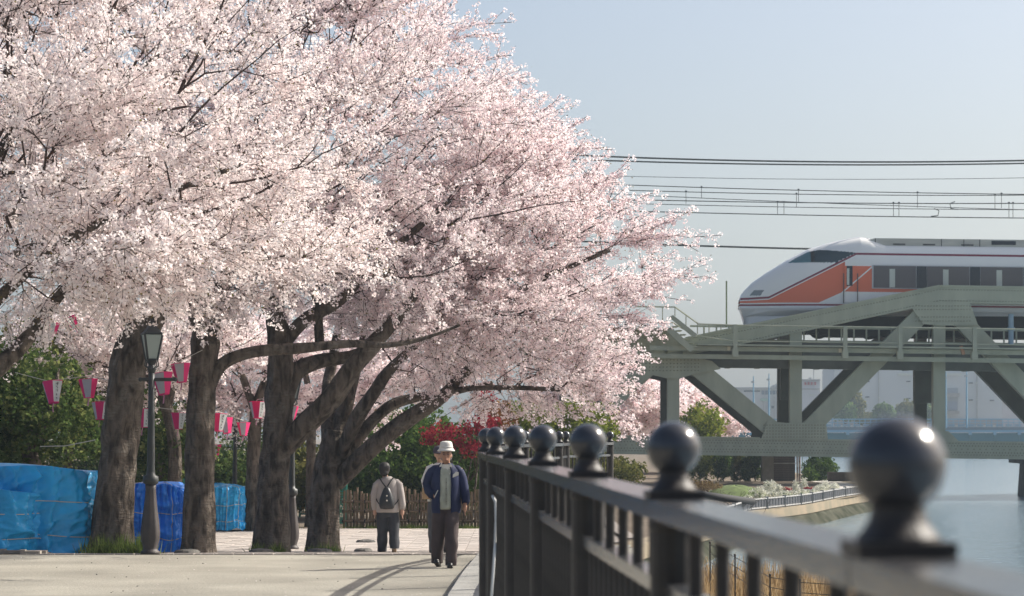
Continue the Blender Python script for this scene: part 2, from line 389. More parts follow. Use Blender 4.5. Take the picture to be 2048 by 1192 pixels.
# white cable hanging on the path side of the fence
cp = [P(985, 992, 15.35), P(991, 1003, 15.3), P(992, 1040, 15.3), P(990, 1090, 15.25), P(986, 1150, 15.2), P(980, 1230, 15.2)]
mb = MB(); mb.tube(cp, .009, 8); o = link('cable', mb.mesh('cable', smooth=True), mat('white cable sheath', (.6, .6, .58), .5)); tag(o, 'thin white cable hanging down the path side of the iron fence', 'cable')

# ------------------------------------------------------------------ low sea wall railing on the far terrace
lowf = thing('low_railing', 'low grey railing with dark slatted bays along the curved sea wall', 'railing', (xe(70), 70, gz(xe(70), 70)))
def on_edge(y, off=-.1): return Vector((xe(y) + off, y, gz(xe(y), y) + .01))
py_ = [52, 54.5, 56.8, 59.2, 61.5, 63.9, 65.3, 67., 68.8, 70.6, 72.8, 75.2, 78.0, 81., 84.3, 88, 92]
M['rail_pale'] = mat('pale grey rail', (.34, .34, .33), .6, noise=.2, nscale=6); M['slat_dark'] = mat('dark slat', (.045, .05, .06), .6)
stm = MB(); stm.box((0, 0, .16), (.085, .085, .32)); stm.box((0, 0, .325), (.10, .10, .018)); st_me = stm.mesh('post')
slm = MB(); slm.box((0, 0, .165), (.02, .02, .21)); sl_me = slm.mesh('slat')
LO = origin(lowf)
for i, y in enumerate(py_):
    p = on_edge(y); link('post', st_me, M['concrete'], lowf, loc=p - LO)
    if i == len(py_) - 1: break
    q = on_edge(py_[i + 1]); up = Vector((0, 0, 1))
    mb = MB(); mb.beam(p + up * .285, q + up * .285, .05, .03); part('top_rail', mb, M['rail_pale'], lowf)
    mb = MB(); mb.beam(p + up * .045, q + up * .045, .05, .03); part('bottom_rail', mb, M['rail_pale'], lowf)
    mb = MB(); mb.beam(p + up * .165, q + up * .165, .008, .20); part('mesh_panel', mb, M['slat_dark'], lowf)
    for k in range(1, 6): link('slat', sl_me, M['rail_pale'] if k % 2 else M['slat_dark'], lowf, loc=p.lerp(q, k / 6) + Vector((.01, -.012, 0)) - LO)

# ------------------------------------------------------------------ railway truss bridge
BD = 98.0
br = thing('railway_bridge', 'grey green riveted steel truss railway bridge crossing the river', 'bridge', P(1592, 900, BD))
M['bridge_shaded'] = mat('bridge paint with painted shade', (.105, .11, .088), .8, noise=.2, nscale=1.2); B, Bd = M['bridge'], M['bridge_d']  # bridge paint darkened: shade on the inner steelwork is put into its colour
def member(a, c, wd):
    a, c = Vector(a), Vector(c); t = (c - a).normalized(); q = Vector((-t.y, t.x)) * wd / 2
    return [tuple(a + q), tuple(c + q), tuple(c - q), tuple(a - q)]
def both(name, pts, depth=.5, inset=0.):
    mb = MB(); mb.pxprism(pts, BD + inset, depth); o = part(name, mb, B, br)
    o2 = o.copy(); o2.data = o.data.copy(); o2.data.materials[0] = M['bridge_shaded']; COL.objects.link(o2); o2.parent = br; o2.location = o.location + Vector((0, 4.5 - 2 * inset, 0)); return o
both('bottom_chord', [(1090, 871), (2400, 888), (2400, 921), (1090, 904)], .55)
both('top_chord', [(1366, 681), (1400, 673), (1879, 573), (2400, 581), (2400, 614), (1879, 606), (1520, 681), (1366, 712)], .55)
for x, y0 in ((1347, 700), (1592, 640), (1879, 600), (2168, 606), (1135, 760)): both('vertical', [(x - 12, y0), (x + 12, y0), (x + 12, 873 + (x - 1230) * .0135), (x - 12, 873 + (x - 1230) * .0135)], .45, .05)
for a, c in (((1378, 722), (1562, 872)), ((1606, 872), (1868, 604)), ((1895, 610), (2150, 876)), ((2190, 876), (2400, 660)), ((1330, 705), (1150, 872))): both('diagonal', member(a, c, 34), .42, .06)
for pts in ([(1284, 716), (1352, 706), (1424, 722), (1442, 738), (1388, 748), (1360, 757), (1334, 757), (1305, 750), (1268, 778), (1248, 758)],
            [(1824, 616), (1845, 604), (1939, 603), (1956, 650), (1926, 651), (1880, 651), (1846, 648)],
            [(1522, 879), (1535, 842), (1575, 846), (1622, 845), (1652, 842), (1656, 880)],
            [(2110, 888), (2125, 850), (2210, 850), (2226, 889)],
            [(1838, 884), (1862, 862), (1897, 862), (1920, 885)]): both('gusset_plate', pts, .03, -.03)
# chord cover flanges that stand proud along the top edge
both('flange_plate', [(1372, 674), (1879, 569.5), (1881, 573), (1374, 678)], .62, -.035)
both('flange_plate', [(1883, 570), (2400, 578), (2400, 581.5), (1883, 573.5)], .62, -.035)
both('flange_plate', [(1090, 903), (2400, 920), (2400, 923.5), (1090, 906.5)], .66, -.05)
both('flange_plate', [(1090, 869), (1520, 874.6), (1520, 877.5), (1090, 872)], .62, -.035)
# deck between the trusses, floor beams, stringers, pipe
def slope(y, x): return y + (x - 1600) * .0135
def band(name, x0, x1, ya, yb, d, depth, m=None):
    mb = MB(); mb.pxprism([(x0, slope(ya, x0)), (x1, slope(ya, x1)), (x1, slope(yb, x1)), (x0, slope(yb, x0))], d, depth); return part(name, mb, m or B, br)
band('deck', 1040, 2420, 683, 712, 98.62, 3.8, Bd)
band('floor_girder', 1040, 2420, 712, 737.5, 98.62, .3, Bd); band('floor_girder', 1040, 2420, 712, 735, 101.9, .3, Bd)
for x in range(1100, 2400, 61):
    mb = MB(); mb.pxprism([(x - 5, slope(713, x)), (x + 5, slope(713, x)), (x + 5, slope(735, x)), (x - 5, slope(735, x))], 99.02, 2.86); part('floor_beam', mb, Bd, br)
for x0, x1, y1 in ((1562, 1587, 800), (1830, 1866, 806)):
    mb = MB(); mb.pxprism([(x0, 736), (x1, 736), (x1, y1), (x0, y1)], 100.6, .5); part('hanging_frame', mb, M['bridge_shaded'], br)
band('stringer', 1300, 2420, 695, 704, 97.3, .12); band('stringer', 1300, 2420, 711, 720, 97.45, .2)
band('walkway', 1395, 2420, 690, 693, 97.05, .9)
band('deck_edge', 1500, 2420, 680, 685, 98.58, .035)
for k, x in enumerate(range(1408, 2420, 25)):
    band('railing_post', x - 1.6, x + 1.6, 655, 681, 98.585, .03)
band('handrail', 1380, 2420, 653, 657, 98.55, .03)
# walkway handrail on the near side with its stepped end
def pxtube(name, pts, d, r, m=None, n=6):
    mb = MB(); mb.tube([P(x, y, d) for x, y in pts], r, n); return part(name, mb, m or B, br)
HR = [(1270, 613), (1350, 614), (1397, 648), (1470, 650.5), (2420, 663.5)]
pxtube('handrail', HR, 97.1, .035)
pxtube('handrail', [(1395, 672), (1470, 682), (2420, 695)], 97.1, .025)
pxtube('handrail', [(1270, 645), (1345, 645), (1392, 673)], 97.1, .03)
for x, y0, y1 in ((1325, 614, 664), (1350, 614, 632), (1372, 630, 652), (1395, 647, 668), (1418, 649, 666), (1442, 650, 660)): pxtube('railing_post', [(x, y0), (x, y1)], 97.1, .022)
for x in (1471, 1691, 1801, 1950, 2090, 2230):
    band('railing_post', x - 4, x + 4, 650.5, 700, 97.02, .16); band('railing_post', x - 6, x + 6, 700, 715, 97.0, .3)
mb = MB(); mb.pxprism([(1338, 634), (1346, 630), (1394, 668), (1388, 676)], 96.9, .1); mb.pxprism([(1330, 660), (1345, 656), (1390, 698), (1380, 704)], 96.9, .1); part('stair_stringer', mb, B, br)
for k in range(6):
    x, y = 1344 + k * 8, 652 + k * 8; mb = MB(); mb.pxprism([(x, y), (x + 12, y), (x + 12, y + 2), (x, y + 2)], 97.0, .8); part('stair_tread', mb, B, br)
mb = MB(); mb.pxprism([(1040, 664), (1340, 660), (1386, 700), (1386, 716), (1040, 712)], 98.3, .28); part('approach_girder', mb, B, br)
mb = MB(); mb.pxprism([(1040, 655), (1345, 655), (1345, 659), (1040, 659)], 96.9, 1.4); part('landing', mb, B, br)
pxtube('mast', [(1453, 562), (1453, 655)], 97.6, .035, mat('faded green mast', (.20, .25, .13), .6))
for x, y in ((1458, 697), (1681, 701)):
    mb = MB(); mb.pxprism([(x - 3, y - 4), (x + 3, y - 4), (x + 3, y + 4), (x - 3, y + 4)], 97.2, .1); part('lamp_box', mb, mat('cream lamp box', (.7, .62, .42), .6), br)
mb = MB(); mb.pxprism([(1919, 693), (1925, 691), (1931, 708), (1925, 710)], 97.2, .06); part('warning_tag', mb, mat('worn orange tag', (.42, .22, .12), .7), br)
mb = MB(); mb.tube([P(2022, 628, 98.55), P(2022, 690, 98.55)], .11, 10); mb.tube([P(2022, 655, 98.55), P(2022, 661, 98.55)], .16, 10); part('signal_post', mb, mat('pale blue post paint', (.30, .42, .50), .5), br)
# rivets: rows of small domes on chords and gussets
rv = MB()
def rivet(x, y, d):
    c = P(x, y, d); r = .027
    V = [c + Vector((r * math.cos(a), 0, r * math.sin(a))) for a in (.5, 1.55, 2.6, 3.65, 4.7, 5.75)] + [c + Vector((0, -.028, 0))]
    rv.add(V, [(i, (i + 1) % 6, 6) for i in range(6)])
for x in np.arange(1180, 2060, 6.):
    yt = 871 + (x - 1090) * .01298
    for o_ in (5, 10, 23, 28): rivet(x + (3 if o_ in (10, 23) else 0), yt + o_, BD - .002)
    if x % 12 < 6: rivet(x, yt + 16.5, BD - .002)
for x in np.arange(1400, 2060, 6.):
    yt = lerp(x, [1400, 1879, 2400], [673, 573, 581]); yb = lerp(x, [1400, 1520, 1879, 2400], [705, 681, 606, 614])
    rivet(x, yt + 6, BD - .002); rivet(x, yb - 5, BD - .002)
for x in np.arange(1528, 1652, 6.):
    for y in np.arange(850, 878, 6.): rivet(x, y, BD - .032)
for x in np.arange(1292, 1400, 7.):
    for y in np.arange(720, 745, 7.): rivet(x, y, BD - .032)
for x in np.arange(1832, 1945, 6.):
    for y in (612, 619, 634, 642): rivet(x, y, BD - .032)
part('rivet', rv, mat('dark rivet paint', (.20, .205, .15), .7), br, kind='stuff')  # rivet domes coloured darker than the plates
# masonry pier standing in the river under the bridge
pr_ = MB(); c = P(2120, 960, 103.)
pr_.lathe([(2.05, -1.6), (2.0, WZ), (1.9, .55)], (c.x, 101.4, 0), 20, sy=1.9)
pier = thing('bridge_pier', 'dark stone river pier with an overhanging cap under the railway bridge', 'pier', (c.x, 101.4, WZ))
part('pier_shaft', pr_, M['masonry'], pier)
mb = MB(); mb.lathe([(2.0, .55), (2.35, .58), (2.35, .78), (2.0, .84)], (c.x, 101.4, 0), 20, sy=1.8); part('pier_cap', mb, M['masonry'], pier)

# ------------------------------------------------------------------ express train
TD = 98.85; TC = 100.28
train = thing('express_train', 'white and orange streamlined express train with dark red stripes on the railway bridge', 'train', (P(1490, 670, TC).x + 6, TC, P(1800, 668, TC).z))
def tx(px): return P(px, 600, TD).x
def tz(py): return P(1750, py, TD).z
def slopez(px): return (px - 1750) * .012
def Z(px, py): return tz(py - slopez(px))     # undo the deck's slight gradient, put back by rotating nothing: heights are taken at x = 1750
XN, XB = tx(1484), tx(1484) + 24.
topx = [tx(v) for v in (1484, 1487, 1493, 1510, 1540, 1580, 1620, 1660, 1700, 1722, 1742, 1772)] + [XB]
tzc = lambda py: P(1750, py, TC).z
topz = [tzc(v) for v in (604, 594, 586, 568.5, 547.5, 522.5, 502, 489.5, 480.5, 476.8, 479.5, 490.)] + [tzc(490)]
zbot = tz(640); zwaist = tz(617)
def halfw(x):
    t = min(1, max(0, (x - XN) / 4.6)); return 1.43 * max(.16, (1 - (1 - t) ** 2.2)) ** .75
nx_, ns_ = 620, 110
xs_ = XN + (np.linspace(0, 1, nx_) ** 1.35) * (XB - XN)
V = []; z_fl = tz(613)
for x in xs_:
    zt = float(np.interp(x, topx, topz)); wd = halfw(x); zc = tz(600) if True else 0
    sh = min(1, (x - XN) / 4.0)
    for j in range(ns_):
        a = math.pi * j / (ns_ - 1)                     # from near side bottom over the roof to the far side
        ca, sa = math.cos(a), math.sin(a)
        e = .36 + .3 * (1 - sh)
        yy = -wd * math.copysign(abs(ca) ** e, ca); h = (zt - z_fl)
        zz = z_fl + h * abs(sa) ** (e * 1.05)
        V.append((x, TC + yy, zz))
Fq = np.array([(i * ns_ + j, (i + 1) * ns_ + j, (i + 1) * ns_ + j + 1, i * ns_ + j + 1) for i in range(nx_ - 1) for j in range(ns_ - 1)])
V = np.array(V)
cen = V[Fq].mean(1); cpx, cpy = proj(cen)
def inpoly(px, py, poly):
    r = np.zeros(len(px), bool); n_ = len(poly)
    for i in range(n_):
        x1, y1 = poly[i]; x2, y2 = poly[(i + 1) % n_]
        if y1 == y2: continue
        r ^= ((y1 > py) != (y2 > py)) & (px < (x2 - x1) * (py - y1) / (y2 - y1) + x1)
    return r
# side-view coordinates of every face, as if seen square on
sx_ = 1024 + (cen[:, 0]) / TD * F * 1.0; szy = np.array([0.0] * len(cen))
zref0, zref1 = tz(480), tz(680); szy = 480 + (cen[:, 2] - zref0) / (zref1 - zref0) * 200
u0, u1 = tx(1484), tx(2000); sx_ = 1484 + (cen[:, 0] - u0) / (u1 - u0) * 516
near_side = cen[:, 1] < TC
glass = inpoly(sx_, szy, [(1578, 526.5), (1596, 515), (1620, 503.5), (1640, 500), (1712, 506), (1672, 526)])
headl = inpoly(sx_, szy, [(1503, 592), (1512, 581), (1531, 581), (1524, 592)])
m = bpy.data.materials.new('train livery paint'); m.use_nodes = True; n = m.node_tree; bs = n.nodes['Principled BSDF']
bs.inputs['Roughness'].default_value = .28
tc = n.nodes.new('ShaderNodeTexCoord'); sp = n.nodes.new('ShaderNodeSeparateXYZ'); n.links.new(tc.outputs['Object'], sp.inputs[0])
TO = origin(train)
def math_(op, a, b_=None, c_=None):
    q = n.nodes.new('ShaderNodeMath'); q.operation = op
    for i, v in enumerate((a, b_, c_)):
        if v is None: continue
        if isinstance(v, (int, float)): q.inputs[i].default_value = v
        else: n.links.new(v, q.inputs[i])
    return q.outputs[0]
def mapr(src, a, b_, c_, d_):
    q = n.nodes.new('ShaderNodeMapRange'); q.clamp = True
    for i, v in enumerate((a, b_, c_, d_)): q.inputs[i + 1].default_value = v
    n.links.new(src, q.inputs[0]); return q.outputs[0]
UX = mapr(sp.outputs[0], tx(1484) - TO.x, tx(2400) - TO.x, 1484, 2400)   # paint plan: metres along the car -> plan units
UY = mapr(sp.outputs[2], tz(700) - TO.z, tz(450) - TO.z, 700, 450)
def curve(pts):                               # piecewise straight line of the paint plan
    out = None
    for (xa, ya), (xb, yb) in zip(pts[:-1], pts[1:]):
        s_ = mapr(UX, xa, xb, 0, yb - ya)
        out = math_('ADD', s_, ya) if out is None else math_('ADD', out, s_)
    return out
l1 = curve([(1484, 599), (1540, 596.5), (1712, 508.5), (2400, 509)])
lo = curve([(1484, 607), (1637, 607), (1686, 584.5), (2400, 584.5)])
hi = curve([(1484, 470), (1686, 470), (1689, 533), (2400, 533)])
d1 = math_('SUBTRACT', UY, l1)
red1 = math_('MULTIPLY', math_('GREATER_THAN', d1, -2.2), math_('LESS_THAN', d1, 2.0))
org = math_('MULTIPLY', math_('MULTIPLY', math_('GREATER_THAN', d1, 4.2), math_('GREATER_THAN', UY, hi)), math_('LESS_THAN', UY, lo))
dg = math_('SUBTRACT', math_('ADD', UX, math_('MULTIPLY', UY, 1.15)), 1686 + 584 * 1.15)
diag = math_('MULTIPLY', math_('GREATER_THAN', dg, -1.6), math_('LESS_THAN', dg, 2.2))
org = math_('MULTIPLY', org, math_('SUBTRACT', 1, diag))
red2 = math_('MULTIPLY', math_('GREATER_THAN', UY, 609.6), math_('LESS_THAN', UY, 614))
def mixc(f, a, c_):
    q = n.nodes.new('ShaderNodeMix'); q.data_type = 'RGBA'; n.links.new(f, q.inputs[0])
    if isinstance(a, tuple): q.inputs[6].default_value = (*a, 1)
    else: n.links.new(a, q.inputs[6])
    q.inputs[7].default_value = (*c_, 1); return q.outputs[2]
c_ = mixc(org, (.78, .77, .73), (.70, .155, .072)); c_ = mixc(red1, c_, (.20, .015, .035)); c_ = mixc(red2, c_, (.22, .015, .03))
n.links.new(c_, bs.inputs['Base Color']); M['livery'] = m
M['glassd'] = mat('tinted windscreen', (.012, .03, .035), .05, spec=.8); M['winglass'] = mat('tinted side window', (.11, .10, .105), .12, spec=.5)
M['windark'] = mat('dark window pillar', (.025, .03, .04), .2); M['curtain'] = mat('pale curtain gap', (.50, .53, .47), .6)
M['roofgrey'] = mat('dusty roof fairing', (.46, .44, .38), .7, noise=.25, nscale=1.2, stretch=(.4, 1, 2)); M['under'] = mat('black underframe', (.015, .016, .018), .8)
def sub(name, msk, m, parent):
    f = Fq[msk]; ids, inv = np.unique(f, return_inverse=True); o = bulk(name, V[ids], inv.reshape(f.shape), None, m, parent)
    o.data.polygons.foreach_set('use_smooth', [True] * len(o.data.polygons)); return o
body = sub('car_body', ~(glass | headl), M['livery'], train)
M['sky_reflect_glass'] = mat('windscreen with painted sky reflection', (.06, .15, .165), .08, spec=1.); sub('windscreen', glass & (sx_ < 1622) & near_side, M['sky_reflect_glass'], train); sub('windscreen', glass & (sx_ < 1622) & ~near_side, M['sky_reflect_glass'], train); sub('windscreen_post', glass & (sx_ >= 1622) & (sx_ < 1630), M['under'], train); sub('side_window', glass & (sx_ >= 1630) & near_side, M['glassd'], train); sub('side_window', glass & (sx_ >= 1630) & ~near_side, M['glassd'], train)  # front panes coloured teal to paint in the reflected sky
sub('headlight', headl & near_side, mat('grey headlight lens', (.22, .24, .24), .15), train); sub('headlight', headl & ~near_side, M['roofgrey'], train)
# skirt below the body
mb = MB(); k = 40; VV = []
for zz, ins in ((613, 0.), (617, -.01), (622, .03), (634, .10), (652, .14)):
    for sgn in (1,):
        for x in np.linspace(XN, XB if zz < 633 else tx(1660), k) : VV.append((x + (ins * 1.6 if x < XN + .1 else 0), TC - halfw(x) + ins, tz(zz)))
mb.add(VV, [(i * k + j, i * k + j + 1, (i + 1) * k + j + 1, (i + 1) * k + j) for i in range(4) for j in range(k - 1)])
VV = [(x, 2 * TC - y, z) for x, y, z in VV]; mb.add(VV, [(i * k + j + 1, i * k + j, (i + 1) * k + j, (i + 1) * k + j + 1) for i in range(4) for j in range(k - 1)])
mb.add([VV[0], VV[4 * k], (VV[4 * k][0], 2 * TC - VV[4 * k][1], VV[4 * k][2]), (VV[0][0], 2 * TC - VV[0][1], VV[0][2])], [(0, 1, 2, 3)])
mb.box((XB, TC, (tz(613) + tz(482)) / 2), (.05, 2.7, tz(484) - tz(613)))
part('skirt', mb, mat('pale grey skirt', (.72, .72, .71), .4), train)
mb = MB(); mb.box(((XN + XB) / 2 + 1.6, TC, tz(645)), (XB - XN - 3.2, 2.0, tz(618) - tz(672))); part('underframe', mb, M['under'], train)
for x0 in (1700, 2260):
    bg_ = MB(); bg_.box((tx(x0), TC, tz(655)), (3.4, 1.8, .5)); bo = part('bogie', bg_, M['under'], train)
    for dx in (-1.05, 1.05):
        for dy in (-.55, .55):
            q = MB(); q.tube([(tx(x0) + dx, TC + dy - .06, tz(655)), (tx(x0) + dx, TC + dy + .06, tz(655))], .43, 20); part('wheel', q, M['stone'], bo)
# windows along the near side
wy = TC - 1.445
def winbox(name, a, b_, y0, y1, m, parent, dy=0., th=.02):
    q = MB(); q.box(((tx(a) + tx(b_)) / 2, wy - dy, (tz(y0) + tz(y1)) / 2), (tx(b_) - tx(a), th, tz(y0) - tz(y1))); return part(name, q, m, parent)
winbox('window_frame', 1743, 2296, 530.5, 577.5, mat('silver window band', (.5, .5, .5), .3), train, -.004)
for k in range(5):
    a = 1746 + 107 * k; wo = winbox('window', a, a + 85, 532, 576, M['winglass'], train, .006)
    winbox('curtain_gap', a + 32, a + 43, 538, 575, M['curtain'], wo, .019, .006)
    winbox('window_pillar', a + 86, a + 106.4, 532, 576, M['windark'], train, .006)
dr = winbox('door', 1688, 1713, 521, 606, M['livery'], train, .008)
winbox('door_window', 1692, 1704, 533, 573, M['windark'], dr, .022, .01); winbox('curtain_gap', 1692.5, 1697.5, 538, 571, M['curtain'], dr, .03, .006)
for x in (1686, 1714):
    q = MB(); q.tube([(tx(x), wy - .05, tz(548)), (tx(x), wy - .05, tz(608))], .02, 6); part('grab_rail', q, M['stone'], train)
# roof fairing with vents
q = MB(); pf = [(1730, 489), (1738, 479), (1752, 475.2), (2400, 475.2), (2400, 496), (1730, 496)]
q.prism([(tx(a), tz(b_)) for a, b_ in pf], TC - 1.08, TC + 1.08); part('roof_fairing', q, M['roofgrey'], train)
q = MB(); q.box((tx(2010), TC - 1.07, tz(482)), (1.0, .06, .16)); part('roof_vent', q, M['windark'], train)
for x in (1752, 1885, 1930, 1962, 2075, 2150):
    q = MB(); q.box((tx(x), TC - 1.085, tz(483)), (.03, .02, .30)); part('panel_seam', q, M['stone'], train)
for x in (1800, 1860, 1937):
    q = MB(); q.box((tx(x), TC - 1.085, tz(487)), (.5, .02, .06)); part('roof_vent', q, M['stone'], train)

# ------------------------------------------------------------------ overhead wires
def wire(name, label, pts, d, r, group, drops=()):
    xs = np.linspace(pts[0][0], pts[-1][0], 40)
    cx, cy = [p[0] for p in pts], [p[1] for p in pts]
    co_ = np.polyfit(cx, cy, min(2, len(cx) - 1)) if len(cx) > 1 else None
    q = MB(); W = [P(x, float(np.polyval(co_, x)), d) for x in xs]; q.tube(W, r, 5)
    o = link(name, q.mesh(name), M['wire']); tag(o, label, 'overhead wire', group)
    for x, l_ in drops:
        y = float(np.polyval(co_, x)); q = MB(); q.tube([P(x, y - 1, d), P(x, y + l_, d)], .012, 4); q.box(P(x, y - 1, d), (.07, .07, .07)); part('dropper', q, M['wire'], o)
G = 'overhead wires above the railway bridge'
wire('feeder_cable', 'topmost thick dark cable sagging across the sky', [(900, 297), (1230, 313), (1600, 323.5), (2048, 321), (2400, 309)], 101, .038, G)
wire('feeder_cable', 'second thick dark cable just below the topmost one in the sky', [(900, 308), (1225, 321), (1640, 330), (2048, 326.5), (2400, 316)], 102, .034, G)
wire('ground_wire', 'faint single thin wire below the two thick cables in the sky', [(900, 340), (1215, 351), (1600, 359), (2048, 355), (2400, 346)], 103, .012, G)
wire('messenger_wire', 'highest thin catenary wire carrying three long droppers', [(900, 355), (1240, 369.5), (1600, 381), (2048, 388), (2400, 391)], 100.3, .019, G, [(1403, 22), (1597, 24), (1835, 30), (2003, 28)])
wire('messenger_wire', 'thin catenary wire second below the thick sky cables with droppers', [(900, 366), (1240, 381), (1590, 388.5), (2048, 389), (2400, 386)], 104, .019, G, [(1372, 24), (1593, 26), (1990, 29)])
wire('contact_wire', 'thin wire crossing at a slant between the catenary wires', [(900, 370), (1230, 389), (1600, 404), (2048, 419), (2400, 428)], 104, .016, G)
wire('messenger_wire', 'lower dark catenary wire with pairs of short droppers', [(900, 388), (1260, 399.5), (1560, 405), (2048, 406), (2400, 403)], 100.3, .021, G, [(1555, 24), (1568, 25), (1787, 26), (1798, 27), (2018, 28), (2026, 28)])
wire('contact_wire', 'thin straight contact wire second from the lowest of the bundle', [(900, 395), (1300, 409), (1600, 414.5), (2048, 418.5), (2400, 420)], 104, .016, G)
wire('contact_wire', 'lowest straight contact wire of the catenary bundle in the sky', [(900, 410), (1290, 424), (1600, 430), (2048, 435), (2400, 438)], 100.3, .021, G)
wire('feeder_cable', 'dark twisted cable running behind the nose of the train', [(900, 470), (1340, 490), (1640, 498), (2100, 504)], 105, .042, G)
for j, (x, y, d) in enumerate(((1868, 425, 100.3), (1910, 411, 104))):
    q = MB(); q.tube([P(x, y - 8, d), P(x + 10 * (1 if j == 0 else -1), y - 4, d), P(x + 8 * (1 if j == 0 else -1), y + 6, d), P(x - 6 * (1 if j == 0 else -1), y + 8, d)], .022, 5)
    o = link('wire_jumper', q.mesh('wire_jumper'), M['wire']); tag(o, ['small curved jumper loop hanging lower on the contact wire', 'small curved jumper loop hanging higher between the thin wires'][j], 'wire jumper', 'jumper loops on the overhead wires')
train.rotation_euler = (0, .012, 0)
# ------------------------------------------------------------------ foliage and tree builders
def quads(C, size, jit, nrm=None, out_w=.8):
    """small square petals/leaves at points C with random tilt; nrm = preferred facing per point"""
    N = len(C); a = rng.normal(size=(N, 3))
    if nrm is not None: a = a * .24 + nrm * out_w
    a /= np.linalg.norm(a, axis=1, keepdims=True) + 1e-9
    h = rng.normal(size=(N, 3)); u = np.cross(a, h); u /= np.linalg.norm(u, axis=1, keepdims=True) + 1e-9
    v = np.cross(a, u); s = (size * (1 + jit * (rng.random(N) - .5) * 2))[:, None] * .5
    asp = (.75 + .5 * rng.random(N))[:, None]
    V = np.stack([C - u * s * asp, C - v * s / asp + a * s * .25, C + u * s * asp, C + v * s / asp + a * s * .25], 1).reshape(-1, 3)
    return V, np.arange(N * 4).reshape(N, 4)
def clusters(centers, k, rad, size, tint0, tspread=.16, squash=1.):
    """k flowers on a small ball round every centre"""
    N = len(centers); d = rng.normal(size=(N, k, 3)); d /= np.linalg.norm(d, axis=2, keepdims=True)
    rr = rad * (.75 + .5 * rng.random((N, 1, 1))) * (.55 + .45 * rng.random((N, k, 1)) ** .5)
    q = d * rr; q[..., 2] *= squash
    C = (centers[:, None, :] + q).reshape(-1, 3)
    V, Fc = quads(C, np.full(N * k, size), .3, d.reshape(-1, 3))
    t = np.repeat(np.clip(tint0 + rng.normal(size=N) * tspread, 0, 1), k) + rng.normal(size=N * k) * .10
    return V, Fc, np.repeat(np.clip(t, 0, 1), 4)
def resample(pts, rad, step=.28):
    o, r = [], []
    for i in range(len(pts) - 1):
        a, b_ = np.array(pts[i]), np.array(pts[i + 1]); n_ = max(1, int(np.linalg.norm(b_ - a) / step))
        for k in range(n_): t = k / n_; o.append(a + (b_ - a) * t); r.append(rad[i] + (rad[i + 1] - rad[i]) * t)
    o.append(np.array(pts[-1])); r.append(rad[-1]); return o, r
def smooth_line(pts, rad, n_=6):
    """Catmull-Rom through the control points"""
    pts = [np.array(p, float) for p in pts]; o, r = [], []
    for i in range(len(pts) - 1):
        p0, p1, p2, p3 = pts[max(i - 1, 0)], pts[i], pts[i + 1], pts[min(i + 2, len(pts) - 1)]
        for k in range(n_):
            t = k / n_
            o.append(.5 * ((2 * p1) + (-p0 + p2) * t + (2 * p0 - 5 * p1 + 4 * p2 - p3) * t * t + (-p0 + 3 * p1 - 3 * p2 + p3) * t ** 3)); r.append(rad[i] + (rad[i + 1] - rad[i]) * t)
    o.append(pts[-1]); r.append(rad[-1]); return o, r
def bark_wob(seed):
    q = random.Random(seed); ph = [q.random() * 6.28 for _ in range(8)]
    return lambda i, a: 1 + .05 * math.sin(3 * a + ph[0] + i * .10) + .022 * math.sin(13 * a + ph[5] + .8 * math.sin(i * .3)) + .018 * math.sin(19 * a + ph[6] - i * .12) + .05 * math.exp(-((((a - ph[7]) % 6.28) - 3) / .3) ** 2 - ((i - 30) / 3.) ** 2) + .045 * math.sin(5 * a + ph[1] - i * .21) + .03 * math.sin(9 * a + ph[2] + i * .35) + .05 * math.sin(i * .7 + ph[3]) * math.sin(2 * a + ph[4])
SIL = [(-900, -900), (820, -900), (835, -40), (905, 30), (935, 120), (1005, 190), (1075, 240), (1140, 305), (1205, 370), (1275, 422), (1335, 475), (1340, 535), (1290, 590), (1255, 640), (1225, 700), (1215, 760), (1215, 815), (1150, 812), (1050, 815), (960, 805), (900, 800), (850, 785), (800, 770), (760, 740), (700, 660), (560, 640), (430, 640), (380, 622), (250, 600), (100, 640), (-900, 640)]
